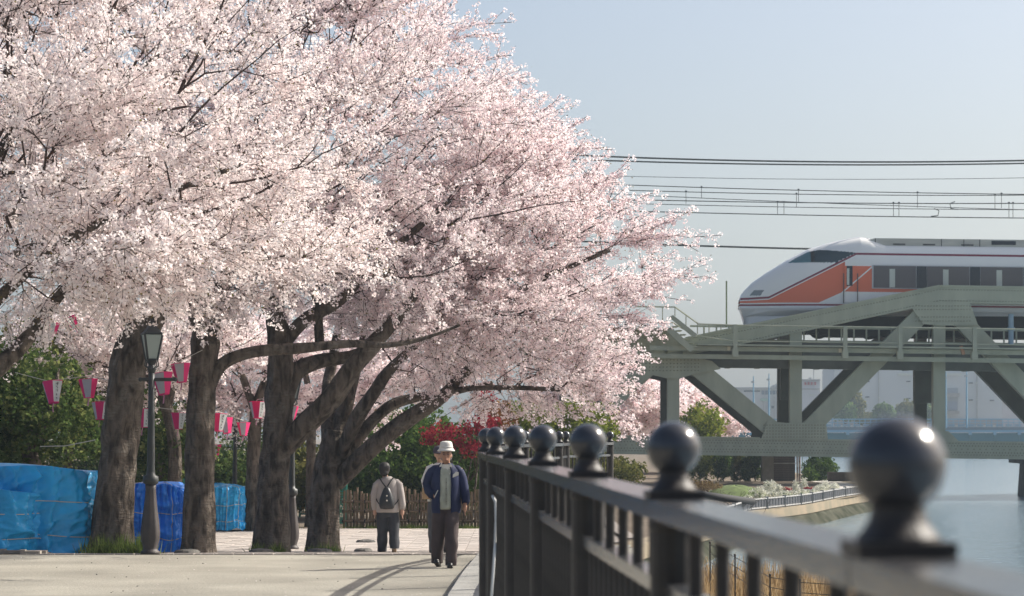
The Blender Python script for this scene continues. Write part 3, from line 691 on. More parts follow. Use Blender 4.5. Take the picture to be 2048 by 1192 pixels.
def cherry(name, label, trunk_px, d, limbs_px, ells, natt, petal, tint, seed, twigs=4, kf=11, crad=.062, fsize=.038, tlen=(.35, .85), poly=SIL, group='cherry trees in bloom along the path', bend_out=.5, gap=.10, sprays=(), leaders=34):
    """trunk_px: (px, py, radius_px); limbs_px: list of [(px, py, radius_px, depth)]; ells: crown ellipsoids (px, py, d, rx_px, ry_px, rd_m)"""
    global rng
    rng = np.random.default_rng(seed); random.seed(seed)
    sc = d / F
    root = P(trunk_px[0][0], trunk_px[0][1], d); root.z = gz(root.x, d) - .02
    t = thing(name, label, 'tree', root, group)
    tp = [np.array(P(x, y, d)) for x, y, r in trunk_px]; tr = [r * sc * .93 for x, y, r in trunk_px]
    tp[0][2] = root.z - .1
    L, Rr = smooth_line(tp, tr, 14); Rr = [r * (1 + .35 * math.exp(-i / 3.8)) for i, r in enumerate(Rr)]
    q = MB(); q.tube(L, Rr, 40, wob=bark_wob(seed)); part('trunk', q, M['bark'], t, True)
    nodes, par, fixed = [], [], []
    def addline(pts, rad, pi):
        o, r = resample(pts, rad)
        for a, b_ in zip(o, r): nodes.append(a); par.append(pi); fixed.append(b_); pi = len(nodes) - 1
        return pi
    addline(tp[-2:], tr[-2:], -1)
    for li, l_ in enumerate(limbs_px):
        pts = [np.array(P(x, y, dd)) for x, y, r, dd in l_]; rad = [r * dd / F for x, y, r, dd in l_]
        o, r = smooth_line(pts, rad, 6); q = MB(); q.tube(o, r, 14, wob=bark_wob(seed + li + 1)); part('limb', q, M['bark'], t, True)
        start = len(o) // 4
        addline(o[start:], r[start:], -1)
    # attraction points in the crown
    A = []; tot = sum(e[3] * e[4] * e[5] for e in ells)
    for (px, py, dd, rx, ry, rd) in ells:
        n_ = int(natt * rx * ry * rd / tot); got = 0
        while got < n_:
            v = rng.normal(size=3); v /= np.linalg.norm(v); v *= rng.random() ** .28
            x_, y_ = px + v[0] * rx, py + v[1] * ry
            if not inpoly(np.array([x_]), np.array([y_]), poly)[0]: 
                got += .25; continue
            pc = np.array(P(x_, y_, dd + v[2] * rd)); rv = pc - np.array(tp[-1]); rv[2] *= .25; rv /= np.linalg.norm(rv) + 1e-9; rv[2] += .18; sv = np.cross(rv, (0, 0, 1)); sv /= np.linalg.norm(sv) + 1e-9
            for _ in range(8):                       # one flattened spray of shoots
                q_ = pc + rv * rng.uniform(-.75, .75) + sv * rng.uniform(-.55, .55) + np.array([0, 0, rng.normal() * .09]); qx, qy = proj(q_)
                if inpoly(np.array([qx]), np.array([qy]), poly)[0]: A.append(q_)
                got += 1
    A = np.array(A); c0 = np.array(nodes[0]); A = A[np.argsort(np.linalg.norm(A - c0, axis=1))]
    NP = np.zeros((len(A) * 8 + 4000, 3)); plen = np.zeros(len(NP)); n0 = len(nodes); NP[:n0] = nodes
    for i in range(n0): plen[i] = 0 if par[i] < 0 else plen[par[i]] + np.linalg.norm(NP[i] - NP[par[i]])
    for a in A:
        k = len(par); D = np.linalg.norm(NP[:k] - a, axis=1); i = int(np.argmin(D + .12 * plen[:k])); dist = D[i]
        m_ = min(7, max(1, int(dist / .35))); b_ = NP[i].copy(); pi = i
        pd = (b_ - NP[par[i]]) if par[i] >= 0 else (a - b_)
        pd = pd / (np.linalg.norm(pd) + 1e-9)
        for s_ in range(1, m_ + 1):
            f_ = s_ / m_; pt = b_ * (1 - f_) + a * f_ + pd * dist * .28 * math.sin(math.pi * f_) * (1 - f_) + rng.normal(size=3) * .02
            kk = len(par); NP[kk] = pt; par.append(pi); plen[kk] = plen[pi] + np.linalg.norm(pt - NP[pi]); pi = kk
    spray_from = len(par); sdir = {}
    for (x0, y0, x1, y1, sd) in sprays:                 # slender outer shoots
        a0, a1 = np.array(P(x0, y0, sd)), np.array(P(x1, y1, sd + rng.normal() * .25)); i = int(np.argmin(np.linalg.norm(NP[:len(par)] - a0, axis=1))); pi = i
        n_ = max(3, int(np.linalg.norm(a1 - NP[i]) / .16)); st = NP[i].copy(); side = rng.normal(size=3) * .06
        for s_ in range(1, n_ + 1):
            f_ = s_ / n_; pt = st * (1 - f_) + a1 * f_ + side * math.sin(3.14 * f_) * 2 + rng.normal(size=3) * .015; kk = len(par); NP[kk] = pt; par.append(pi); pi = kk; sdir[kk] = ((a1 - st) / (np.linalg.norm(a1 - st) + 1e-9), f_)
    K = len(par); NP = NP[:K]; par_ = np.array(par); cnt = np.zeros(K); kids = [[] for _ in range(K)]
    for i in range(K - 1, -1, -1):
        if not any(True for _ in kids[i]): cnt[i] = max(cnt[i], 1)
        if par_[i] >= 0: cnt[par_[i]] += cnt[i]; kids[par_[i]].append(i)
    rad = np.minimum(.0055 * cnt ** .5, .06)
    for i in range(n0): rad[i] = fixed[i]
    wood = MB(); seen = set()
    order = sorted(range(n0, K), key=lambda i: -cnt[i])
    for i in order:
        if i in seen: continue
        ch = [par_[i], i] if par_[i] >= 0 else [i]; seen.add(i); j = i
        while kids[j]:
            j = max(kids[j], key=lambda z_: cnt[z_])
            if j in seen or j < n0: break
            ch.append(j); seen.add(j)
        if len(ch) < 2: continue
        rr = [min(rad[z_], rad[i]) for z_ in ch]; wood.tube([NP[z_] for z_ in ch], rr, 6 if rr[0] > .03 else 4, cap=False)
    # twigs with flower clusters
    cc = []; tips = [i for i in range(n0, spray_from) if cnt[i] <= 5]
    ctr = A.mean(0); nper = twigs * len(A) / max(1, len(tips))
    for i in tips:
        for _ in range(int(nper + rng.random())):
            pdv = NP[i] - NP[par_[i]]; pdv /= np.linalg.norm(pdv) + 1e-9
            ov = NP[i] - ctr; ov /= np.linalg.norm(ov) + 1e-9
            dv = pdv * .7 + ov * bend_out + rng.normal(size=3) * np.array([.5, .5, .3]) + np.array([0, 0, .12]); dv /= np.linalg.norm(dv)
            l_ = tlen[0] + (tlen[1] - tlen[0]) * rng.random(); p0 = NP[i]; b2 = rng.normal(size=3) * .12 * l_ + np.array([0, 0, .05 * l_])
            pts = [p0, p0 + dv * l_ * .5 + b2 * .5, p0 + dv * l_ + b2 * .2 + np.array([0, 0, -.04 * l_])]
            wood.tube(pts, [.006, .0045, .0025], 3, cap=False)
            n_ = max(2, int(l_ / gap)); f_ = (np.arange(n_) + rng.random(n_) * .8) / n_ * .95 + .08
            for s_ in f_:
                cc.append(p0 * (1 - s_) + pts[2] * s_ + b2 * math.sin(math.pi * s_) * .4 + rng.normal(size=3) * .028)
    # long bare leaders that show in front of the flowers
    big = [i for i in range(n0, spray_from) if cnt[i] >= 4]
    for _ in range(leaders if big else 0):
        i = big[rng.integers(len(big))]; p0 = NP[i].copy(); rv = p0 - np.array(tp[-1]); rv[1] *= .4; rv /= np.linalg.norm(rv) + 1e-9
        dv = rv + rng.normal(size=3) * np.array([.25, .2, .18]) + np.array([.1, -.25, .18]); dv /= np.linalg.norm(dv); l_ = rng.uniform(1.2, 2.6); bend = rng.normal(size=3) * .12 * l_; n_ = 9; pts = []
        for s_ in range(n_ + 1):
            f_ = s_ / n_; pts.append(p0 + dv * l_ * f_ + bend * math.sin(math.pi * f_) * .6 + rng.normal(size=3) * .012)
        qx, qy = proj(pts[-1])
        if not inpoly(np.array([qx]), np.array([qy]), poly)[0]: continue
        r0 = rng.uniform(.012, .024); wood.tube(pts, [r0 * (1 - .75 * s_ / n_) for s_ in range(n_ + 1)], 5, cap=False)
        for s_ in range(2, n_ + 1):
            if rng.random() < .8:
                e_ = pts[s_] + dv * .25 + rng.normal(size=3) * .16; wood.tube([pts[s_], e_], [.006, .003], 3, cap=False)
                for t_ in (.45, .75, 1.): cc.append(pts[s_] * (1 - t_) + e_ * t_ + np.array([0, .03, 0]) + rng.normal(size=3) * .025)
    for i, (dv0, f_) in sdir.items():
        cc.append(NP[i] + rng.normal(size=3) * .03)
        if f_ > .93: continue
        for _ in range(2 if f_ < .75 else 1):
            dv = dv0 * .9 + rng.normal(size=3) * .42 + np.array([0, 0, .1]); dv /= np.linalg.norm(dv); l_ = (.18 + .42 * rng.random()) * (1.15 - .6 * f_); e_ = NP[i] + dv * l_
            wood.tube([NP[i], NP[i] + dv * l_ * .5 + rng.normal(size=3) * .015, e_], [.005, .004, .0025], 3, cap=False)
            for s_ in np.arange(.15, 1.05, gap / l_ * .95): cc.append(NP[i] + dv * l_ * s_ + rng.normal(size=3) * .025)
    part('branch', wood, M['twig'], t)
    cc = np.array(cc); V, Fc, tn = clusters(cc, kf, crad, fsize, tint, squash=.85)
    bulk('crown', V, Fc, tn, petal, t, kind='stuff')
    sel = cc[rng.random(len(cc)) < .32]; C2 = np.repeat(sel, 2, 0) + rng.normal(size=(len(sel) * 2, 3)) * .05
    V, Fc = quads(C2, np.full(len(C2), fsize * .7), .4); bulk('leaf_buds', V, Fc, np.repeat(rng.random(len(C2)), 4), M['leaf_bud'], t, kind='stuff')
    print(name, 'clusters', len(cc), 'quads', len(cc) * kf)
    return t
def foliage(name, label, cat, base, ells, n_, size, material, kf=7, crad=.1, tint=.5, spread=.25, stems=1, stem_r=.05, group=None, shell=.35, partname='crown', seed=1, stemmat=None, rise=.2):
    """shrub or leafy tree: ells in world metres (x, y, z, rx, ry, rz); leaf clumps through the volume, denser outside"""
    global rng
    rng = np.random.default_rng(seed); t = thing(name, label, cat, base, group); tot = sum(e[3] * e[4] * e[5] for e in ells) ; cc = []
    for e in ells:
        k = int(n_ * e[3] * e[4] * e[5] / tot); v = rng.normal(size=(k, 3)); v /= np.linalg.norm(v, axis=1, keepdims=True)
        lump = 1 + .16 * np.sin(v[:, :1] * 5 + seed) * np.sin(v[:, 1:2] * 4 + 1) + .10 * np.sin(v[:, 2:] * 7 + seed * 2)
        v *= rng.random((k, 1)) ** shell * lump; cc.append(np.array(e[:3]) + v * np.array(e[3:]))
    cc = np.concatenate(cc); cc = cc[cc[:, 2] > base[2] + .02]
    V, Fc, tn = clusters(cc, kf, crad, size, tint, spread); bulk(partname, V, Fc, tn, material, t, kind='stuff')
    if stems:
        q = MB()
        for s_ in range(stems):
            e = ells[s_ % len(ells)]; o_ = Vector((random.uniform(-.1, .1) * stems, 0, 0))
            b0 = Vector(base) + o_ * .5; e_ = Vector(e[:3]) + Vector((random.uniform(-.3, .3) * e[3], 0, rise * e[5]))
            q.tube([b0 - Vector((0, 0, .05)), b0.lerp(e_, .4) + Vector((random.uniform(-.1, .1), 0, 0)), e_], [stem_r, stem_r * .8, stem_r * .35], 8)
            for _ in range(3):
                e2 = Vector(e[:3]) + Vector((random.uniform(-.8, .8) * e[3], random.uniform(-.6, .6) * e[4], random.uniform(-.1, .8) * e[5])); q.tube([b0.lerp(e_, .55), b0.lerp(e2, .8), e2], [stem_r * .5, stem_r * .3, stem_r * .1], 5)
        part('trunk', q, stemmat or M['bark'], t, True)
    return t
def E(px, py, d, rx, ry, rd):
    """ellipsoid given by picture size, in metres at its own depth"""
    v = P(px, py, d); return (v.x, v.y, v.z, rx * d / F, rd, ry * d / F)

# ------------------------------------------------------------------ the cherry trees
cherry('cherry_tree', 'nearest cherry tree with cream white blossom filling the upper left', [(-150, 1200, 52), (-140, 1050, 44), (-115, 850, 38), (-75, 690, 28), (-50, 600, 20)], 31.5,
       [[(-120, 810, 22, 31.5), (-10, 740, 19, 31.5), (60, 670, 14, 31.8), (150, 560, 9, 31.6), (300, 480, 5, 31.6)], [(-60, 650, 16, 31.8), (120, 490, 9, 31.4), (330, 390, 6, 30.8), (480, 330, 3.5, 30.4)],
        [(-40, 620, 18, 31.8), (0, 300, 10, 32), (180, 200, 6, 31.6), (320, 110, 4, 31)], [(-50, 640, 16, 31.5), (40, 500, 7, 31), (200, 510, 5, 30.6), (340, 520, 3, 30.4)]],
       [(120, 180, 31.3, 480, 330, 2.6), (180, 480, 30.8, 420, 170, 2.2), (460, 500, 31.5, 150, 120, 1.5), (20, 300, 33, 230, 360, 1.8), (130, 600, 30.8, 330, 45, 1.3)], 860, M['blossom_white'], .42, 11, twigs=3.3, crad=.064, fsize=.037, kf=12)
cherry('cherry_tree', 'cherry tree with the thick leaning trunk right beside the large blue tarpaulin', [(222, 1112, 45), (229, 1000, 40), (238, 900, 38), (248, 800, 39), (266, 700, 38), (296, 650, 30), (330, 590, 24)], 38,
       [[(310, 620, 22, 38), (380, 480, 15, 37.5), (520, 380, 9, 37), (640, 330, 5, 37)], [(320, 600, 18, 38), (300, 400, 13, 38.5), (330, 200, 9, 38.5), (420, 60, 5, 38.5)], [(280, 680, 14, 38), (200, 560, 10, 37.5), (80, 480, 6, 37.5)]],
       [(380, 270, 38, 420, 350, 2.6), (450, 520, 37.6, 260, 120, 1.8)], 560, M['blossom_white'], .38, 12, kf=11, twigs=3.3)
cherry('cherry_tree', 'straight dark cherry trunk second from the large blue tarpaulin with a long level limb', [(397, 1108, 34), (400, 950, 31), (403, 800, 29), (408, 700, 29), (412, 640, 31), (414, 590, 24)], 39.5,
       [[(418, 775, 13, 39.5), (445, 728, 12.5, 39.5), (505, 704, 12, 39.5), (600, 697, 11, 39.6), (700, 688, 8, 39.8), (780, 690, 6, 40), (850, 676, 4, 40.2), (920, 650, 2.5, 40.3)], [(398, 640, 19, 39.5), (380, 540, 15, 40), (400, 350, 10, 40.5), (520, 150, 6, 41)],
        [(425, 630, 20, 39.5), (455, 560, 15, 39.8), (560, 440, 10, 40), (700, 300, 6, 40.4)]],
       [(600, 200, 41, 360, 330, 2.5), (620, 500, 40.5, 260, 130, 1.6)], 520, M['blossom_pink'], .45, 13, twigs=3.3)
cherry('cherry_tree', 'forked cherry trunk standing left of the second street lamp', [(541, 1108, 38), (546, 1000, 33), (553, 900, 31), (558, 800, 30), (561, 720, 27), (553, 640, 22), (548, 590, 18)], 42,
       [[(560, 905, 20, 42), (610, 850, 23, 41.8), (660, 800, 22, 41.6), (705, 735, 19, 41.5), (745, 690, 17, 41.5), (785, 645, 14, 41.5), (850, 560, 8, 41.5)], [(572, 800, 14, 42), (592, 745, 18, 42.2), (640, 722, 15, 42.4), (700, 712, 11, 42.6), (760, 690, 7, 42.8)],
        [(562, 690, 16, 42), (610, 640, 14, 42), (680, 600, 12, 42), (740, 540, 9, 42), (900, 400, 5, 42)], [(551, 600, 16, 42), (600, 480, 11, 42.5), (700, 300, 8, 43), (800, 120, 5, 43)], [(640, 700, 10, 42.2), (636, 620, 9, 42.2), (640, 565, 8, 42.3), (760, 545, 8, 42.5), (860, 548, 5, 42.5)]],
       [(820, 230, 43, 260, 330, 2.6), (850, 480, 42, 280, 170, 2.2), (740, 610, 42.4, 200, 70, 1.6)], 600, M['blossom_pink'], .43, 14, twigs=3.3)
cherry('cherry_tree', 'wide cherry tree nearest the path with long limbs sweeping right over the walkers', [(645, 1100, 34), (648, 1010, 31), (655, 950, 30), (662, 905, 26), (668, 860, 20)], 45,
       [[(672, 965, 18, 45), (712, 925, 19, 44.8), (760, 880, 18, 44.6), (825, 832, 16, 44.5), (885, 792, 13, 44.5), (935, 742, 10, 44.6), (985, 700, 6, 44.8), (1080, 620, 4, 45)], [(670, 900, 17, 45), (682, 840, 17, 45.2), (697, 790, 14, 45.2), (712, 735, 10, 45.4), (730, 660, 7, 45.4)],
        [(676, 930, 14, 45), (722, 868, 13, 45.3), (775, 815, 11, 45.4), (830, 795, 9, 45.5), (900, 785, 7, 45.5), (985, 766, 5, 45.6)], [(680, 915, 14, 45), (715, 835, 15, 44.6), (748, 785, 13, 44.4), (775, 745, 11, 44.3), (830, 690, 8, 44.2), (960, 560, 5, 44)],
        [(660, 880, 16, 45), (655, 780, 12, 45.6), (663, 730, 10, 45.8), (700, 600, 7, 46), (850, 420, 5, 46)], [(800, 690, 9, 44.3), (930, 640, 8, 44), (1080, 560, 6, 44), (1220, 500, 4, 44)], [(900, 780, 6, 44.5), (1010, 775, 5, 44.5), (1120, 780, 4, 44.5)]],
       [(970, 330, 45.2, 230, 300, 2.6), (1010, 560, 44.6, 390, 200, 2.8), (1160, 560, 44.6, 260, 190, 2.2), (1090, 740, 44.6, 210, 85, 1.7), (960, 640, 44.2, 220, 120, 1.8), (1110, 775, 44.4, 130, 50, 1.3), (980, 790, 44.2, 110, 28, 1.0)], 1150, M['blossom_pink'], .40, 15, twigs=3.3, tlen=(.3, .75), sprays=[
       (900, 60, 1028, 44, 45), (900, 90, 1000, 70, 45.3), (940, 150, 1050, 150, 45), (930, 130, 1022, 112, 45.4), (960, 200, 1052, 172, 45), (1000, 230, 1122, 190, 45), (990, 215, 1085, 205, 45.3), (1040, 290, 1172, 232, 45), (1060, 300, 1140, 262, 45.2), (1100, 340, 1225, 300, 45), (1100, 360, 1262, 318, 44.8),
       (1150, 390, 1240, 365, 45), (1160, 430, 1312, 382, 45), (1200, 450, 1300, 425, 45.2), (1200, 470, 1385, 420, 44.8), (1220, 490, 1340, 470, 45), (1230, 520, 1442, 470, 44.8), (1250, 510, 1400, 500, 45.2), (1240, 560, 1410, 515, 45), (1250, 530, 1432, 556, 44.8), (1230, 560, 1350, 545, 45.1), (1220, 570, 1384, 603, 44.6),
       (1200, 600, 1300, 590, 45), (1190, 620, 1335, 645, 44.8), (1180, 660, 1330, 672, 44.6), (1170, 690, 1300, 715, 45), (1150, 720, 1290, 745, 44.6), (1140, 750, 1270, 775, 44.8), (1150, 770, 1285, 800, 44.6), (1150, 790, 1260, 835, 44.5), (1160, 800, 1282, 878, 44.4), (1100, 800, 1200, 842, 44.6), (1050, 800, 1130, 838, 44.4), (1000, 800, 1040, 830, 44.3), (940, 790, 880, 838, 44.2), (980, 790, 930, 832, 44.3), (900, 780, 850, 822, 44.2)])
# a further row behind the trunks
BGP = [(-200, 560), (1000, 560), (1000, 860), (880, 880), (640, 900), (420, 880), (300, 800), (-200, 760)]
cherry('cherry_tree', 'background cherry tree seen between the second and third trunks with a slim dark trunk', [(505, 1060, 17), (507, 960, 15), (508, 880, 14), (512, 800, 11)], 58, [[(512, 810, 9, 58), (560, 700, 7, 58), (640, 640, 4, 58)], [(510, 820, 9, 58), (470, 720, 6, 58), (420, 650, 4, 58)]],
       [(520, 730, 58, 190, 120, 2.2), (420, 720, 58, 150, 90, 2)], 260, M['blossom_pink'], .45, 16, twigs=4, kf=8, crad=.085, fsize=.06, poly=BGP, group='cherry trees in the row behind')
cherry('cherry_tree', 'background cherry tree behind the forked trunks left of the hedge', [(622, 1060, 11), (622, 900, 10), (622, 780, 9)], 61, [[(622, 800, 8, 61), (700, 720, 6, 61), (800, 690, 4, 61)], [(622, 800, 7, 61), (600, 700, 5, 61)]],
       [(690, 720, 61, 190, 130, 2.2), (830, 760, 61, 120, 70, 1.6)], 260, M['blossom_pink'], .45, 17, twigs=4, kf=8, crad=.085, fsize=.062, poly=BGP, group='cherry trees in the row behind')
cherry('cherry_tree', 'background cherry tree behind the thick leaning trunk on the far left', [(345, 1040, 16), (350, 900, 14), (330, 800, 12)], 54, [[(335, 810, 11, 54), (270, 720, 8, 54), (180, 660, 5, 54)], [(335, 810, 10, 54), (360, 700, 7, 54)]],
       [(300, 690, 54, 170, 80, 1.8), (180, 690, 53, 120, 60, 1.5)], 200, M['blossom_white'], .4, 18, twigs=4, kf=8, crad=.08, fsize=.056, poly=BGP, group='cherry trees in the row behind')
FARP = [(1100, 700), (1340, 735), (1400, 775), (1470, 835), (1500, 868), (1490, 880), (1100, 880)]
cherry('cherry_tree', 'distant cherry tree beyond the left end of the railway bridge', [(1330, 905, 9), (1330, 860, 8), (1335, 820, 6)], 128, [[(1335, 840, 5, 128), (1400, 815, 4, 128), (1450, 850, 2, 128)], [(1335, 830, 5, 128), (1300, 780, 4, 128)]],
       [(1330, 810, 128, 130, 70, 5), (1420, 845, 127, 75, 32, 4)], 620, M['blossom_pink'], .45, 19, twigs=5, kf=7, crad=.17, fsize=.14, tlen=(.5, 1.2), poly=FARP, group='distant cherry trees', gap=.2)
cherry('cherry_tree', 'distant cherry tree behind the first ball finials under the bridge end', [(1200, 900, 9), (1200, 850, 8), (1200, 800, 6)], 118, [[(1200, 820, 5, 118), (1250, 780, 4, 118)], [(1200, 830, 5, 118), (1150, 790, 4, 118)]],
       [(1220, 800, 118, 120, 75, 5)], 420, M['blossom_pink'], .4, 20, twigs=4.5, kf=7, crad=.16, fsize=.13, tlen=(.5, 1.2), poly=[(1000, 650), (1400, 650), (1400, 880), (1000, 880)], group='distant cherry trees', gap=.2)

# ------------------------------------------------------------------ evergreens, hedge, maple
def on_ground(px, d):
    v = P(px, 900, d); return (v.x, d, gz(v.x, d))
foliage('evergreen_tree', 'dark evergreen tree behind the large blue tarpaulin on the far left', 'tree', on_ground(62, 50), [E(40, 790, 50, 130, 110, 1.5), E(110, 850, 50, 120, 90, 1.3), (P(-60, 800, 50).x, 50, 1.6, 1.3, 1.5, 1.4)], 2600, .085, M['leaf_dark'], crad=.12, tint=.45, stem_r=.27, seed=21, stems=1)
foliage('evergreen_tree', 'dark evergreen tree between the leaning trunk and the straight trunk', 'tree', on_ground(330, 55), [E(330, 900, 55, 95, 70, 1.2), E(250, 840, 56, 110, 80, 1.4)], 1700, .085, M['leaf_dark'], crad=.12, tint=.42, stem_r=.14, seed=22)
foliage('evergreen_tree', 'olive tinged evergreen tree with reddish new leaves behind the pink lanterns', 'tree', on_ground(140, 57), [E(150, 760, 57, 120, 90, 1.5), E(60, 720, 57, 110, 80, 1.4)], 1700, .09, M['leaf_olive'], crad=.13, tint=.35, stem_r=.12, seed=23)
foliage('evergreen_shrub', 'dark shrub at the back left of the second street lamp', 'shrub', on_ground(440, 66), [E(440, 960, 66, 90, 60, 1.2)], 900, .09, M['leaf_dark'], crad=.13, tint=.4, stem_r=.06, seed=24)
foliage('evergreen_shrub', 'dark shrub at the back behind the base of the forked trunk', 'shrub', on_ground(590, 67), [E(590, 950, 67, 90, 70, 1.2)], 900, .09, M['leaf_olive'], crad=.13, tint=.4, stem_r=.06, seed=25)
for k, (px, py, rx, lb_) in enumerate(((-20, 890, 120, 'dark background shrub at the far left picture edge'), (180, 905, 110, 'dark background shrub behind the leaning trunk and tarpaulin'), (330, 930, 90, 'dark background shrub between the leaning and straight trunks'), (520, 930, 90, 'dark background shrub behind the slim background trunk'))):
    foliage('evergreen_shrub', lb_, 'shrub', on_ground(px, 76), [E(px, py, 76, rx, 80, 1.4), E(px + 40, py + 60, 76, rx, 60, 1.2)], 1100, .10, M['leaf_dark'], crad=.16, tint=.4, stem_r=.08, seed=200 + k, group='dark shrubs closing the park at the back')
foliage('hedge_tree', 'large dark green rounded hedge tree behind the bamboo fence', 'tree', on_ground(800, 66), [E(790, 930, 66, 130, 90, 1.8), E(900, 940, 66, 110, 80, 1.8), E(720, 960, 66, 90, 60, 1.5), E(840, 880, 67, 90, 60, 1.4)], 5200, .085, M['leaf_hedge'], crad=.13, tint=.38, stem_r=.12, seed=26)
foliage('young_tree', 'bright green leafy tree showing just above the dark hedge left of the maple', 'tree', on_ground(770, 69), [E(770, 860, 69, 90, 45, 1.2)], 900, .08, M['leaf_lime'], crad=.12, tint=.3, stem_r=.07, seed=27)
foliage('red_maple', 'small maple with crimson leaves and thin pale stems behind the man in the hat', 'tree', on_ground(930, 63.5), [E(900, 868, 63.5, 62, 22, .6), E(955, 897, 63.5, 45, 20, .6), E(965, 850, 63.5, 36, 22, .6), E(965, 795, 64, 28, 14, .4), E(870, 880, 63.5, 36, 10, .4)], 360, .07, M['leaf_red'], crad=.10, kf=6, tint=.5, stems=3, stem_r=.035, seed=28)
foliage('orange_shrub', 'rust tinged tree to the right of the crimson maple', 'tree', on_ground(1000, 66), [E(985, 840, 66, 40, 40, .8)], 300, .08, leafmat('rust leaves', (.10, .035, .015), (.20, .08, .03), (.26, .15, .05), .3), crad=.11, tint=.5, stem_r=.04, seed=29)
foliage('young_tree', 'yellow green tree above the iron ball finials in the middle', 'tree', on_ground(1110, 72), [E(1085, 850, 72, 95, 50, 1.5), E(1170, 850, 72, 70, 50, 1.3), E(1040, 870, 72, 50, 60, 1.2)], 1900, .085, M['leaf_lime'], crad=.13, tint=.35, stem_r=.08, seed=30)
foliage('dark_shrub', 'dark leafy shrub below the bridge chord left of the second ball finial', 'shrub', on_ground(1130, 70), [E(1130, 925, 70, 90, 45, 1.4), E(1235, 945, 71, 62, 28, 1.2)], 1500, .08, M['leaf_olive'], crad=.11, tint=.3, stem_r=.04, seed=31)
foliage('young_tree', 'small yellow green tree in front of the distant cherry under the bridge', 'tree', on_ground(1400, 112), [E(1405, 850, 112, 48, 40, 1.4), E(1400, 880, 112, 30, 30, 1)], 500, .13, M['leaf_lime'], crad=.2, tint=.4, stem_r=.06, seed=32)
# riverside garden under the bridge
foliage('yellow_green_tree', 'yellow green small leaved tree at the left of the riverside garden', 'tree', on_ground(1430, 105), [E(1420, 915, 105, 42, 44, 1.), E(1385, 935, 105, 36, 30, .9)], 1000, .075, M['leaf_lime'], crad=.10, tint=.25, stems=3, stem_r=.03, seed=33, stemmat=M['bark'])
for k, (px, ytop, wd, d, lb_, sd) in enumerate(((1446, 900, 21, 104.3, 'bluish green cone shaped shrub leftmost in the row of clipped shrubs', 34), (1474, 892, 19, 104.6, 'tallest speckled clipped shrub in the middle of the garden row', 35), (1493, 912, 11, 104.2, 'narrow dark egg shaped clipped shrub in the garden row', 36), (1511, 895, 17, 104.8, 'dark clipped shrub next to the grey garden wall', 37))):
    b0 = on_ground(px, d); zt = P(px, ytop, d).z; zb_ = P(px, 962, d).z
    b0 = (b0[0], d, gz(b0[0], d)); foliage('clipped_shrub', lb_, 'shrub', b0, [(b0[0], d, (zt + zb_) / 2, wd * d / F, wd * d / F, (zt - zb_) / 2)], 620, .062, [M['leaf_hedge'], M['leaf_olive'], M['leaf_dark'], M['leaf_hedge']][k], crad=.062, tint=.4, stem_r=.03, group='clipped shrubs in the riverside garden', seed=sd)
foliage('round_shrub', 'large round dark shrub to the right of the garden wall', 'shrub', on_ground(1642, 106), [E(1642, 936, 106, 33, 34, .9), E(1618, 950, 105, 18, 20, .6)], 1500, .06, M['leaf_hedge'], crad=.07, tint=.28, stem_r=.06, seed=38)
foliage('low_shrub', 'tan and green low shrubbery left of the grass mound', 'shrub', on_ground(1395, 80), [E(1390, 972, 80, 55, 10, 1.)], 400, .05, leafmat('tan leaves', (.12, .08, .04), (.2, .14, .07), (.26, .2, .1), .2), crad=.06, tint=.5, stem_r=.0, stems=0, seed=39)
# grass mound in the garden
c = P(1480, 985, 80); mb = MB(); n_ = 28
pts = []
for i in range(9):
    f_ = i / 8
    for j in range(n_):
        a = 2 * math.pi * j / n_; r = 1 - f_; pts.append((c.x + r * 1.15 * math.cos(a) - .1, 80.5 + r * 2.2 * math.sin(a), gz(c.x, 80) - .03 + .36 * (1 - r ** 2.2) + .02 * math.sin(5 * a + i)))
mb.add(pts, [(i * n_ + j, i * n_ + (j + 1) % n_, (i + 1) * n_ + (j + 1) % n_, (i + 1) * n_ + j) for i in range(8) for j in range(n_)])
mound = struct('grass_mound', mb, mat('mossy lawn', (.085, .12, .028), .95, noise=.35, nscale=5, bump=.5, bscale=40), True)
# light gravel path sheet of the terrace
mb = MB(); ys_ = [62, 64, 66, 69.4, 75.4, 81.8, 88, 95, 110]
for a, b_ in zip(ys_[:-1], ys_[1:]): mb.add([(xe(a) - 1.6, a, gz(9, a) + .008), (xe(a) - .42, a, gz(9, a) + .008), (xe(b_) - .42, b_, gz(9, b_) + .008), (xe(b_) - 1.6, b_, gz(9, b_) + .008)], [(0, 1, 2, 3)])
struct('terrace_path', mb, mat('pale gravel', (.50, .47, .42), .95, noise=.12, nscale=6))
# garden wall with slatted shutter under the bridge
wl = thing('garden_wall', 'grey concrete wall end with a dark horizontally slatted shutter under the bridge', 'wall', P(1560, 963, 104))
gx = lambda px, d=104: P(px, 900, d).x
zb0 = gz(9, 104); ztop = P(1560, 905, 104).z + .5
mb = MB(); mb.box(((gx(1524) + gx(1547)) / 2, 104.3, (zb0 + ztop) / 2), (gx(1547) - gx(1524), .7, ztop - zb0)); part('wall_end', mb, mat('grey brown concrete', (.20, .185, .165), .9, noise=.12), wl)
mb = MB(); mb.box(((gx(1547) + gx(1593)) / 2, 104.55, (zb0 + ztop) / 2), (gx(1593) - gx(1547) - .01, .08, ztop - zb0)); part('shutter_back', mb, M['under'], wl)
sm_ = MB(); sm_.box((0, 0, 0), (gx(1592) - gx(1548), .05, .062)); sme = sm_.mesh('slat'); k = 0; z = zb0 + .04
M['slat_brown'] = mat('brown grey slat', (.105, .082, .08), .7, noise=.2)
while z < ztop - .05:
    link('slat', sme, M['slat_brown'], wl, loc=Vector(((gx(1547) + gx(1593)) / 2, 104.48, z)) - origin(wl)); z += .078; k += 1
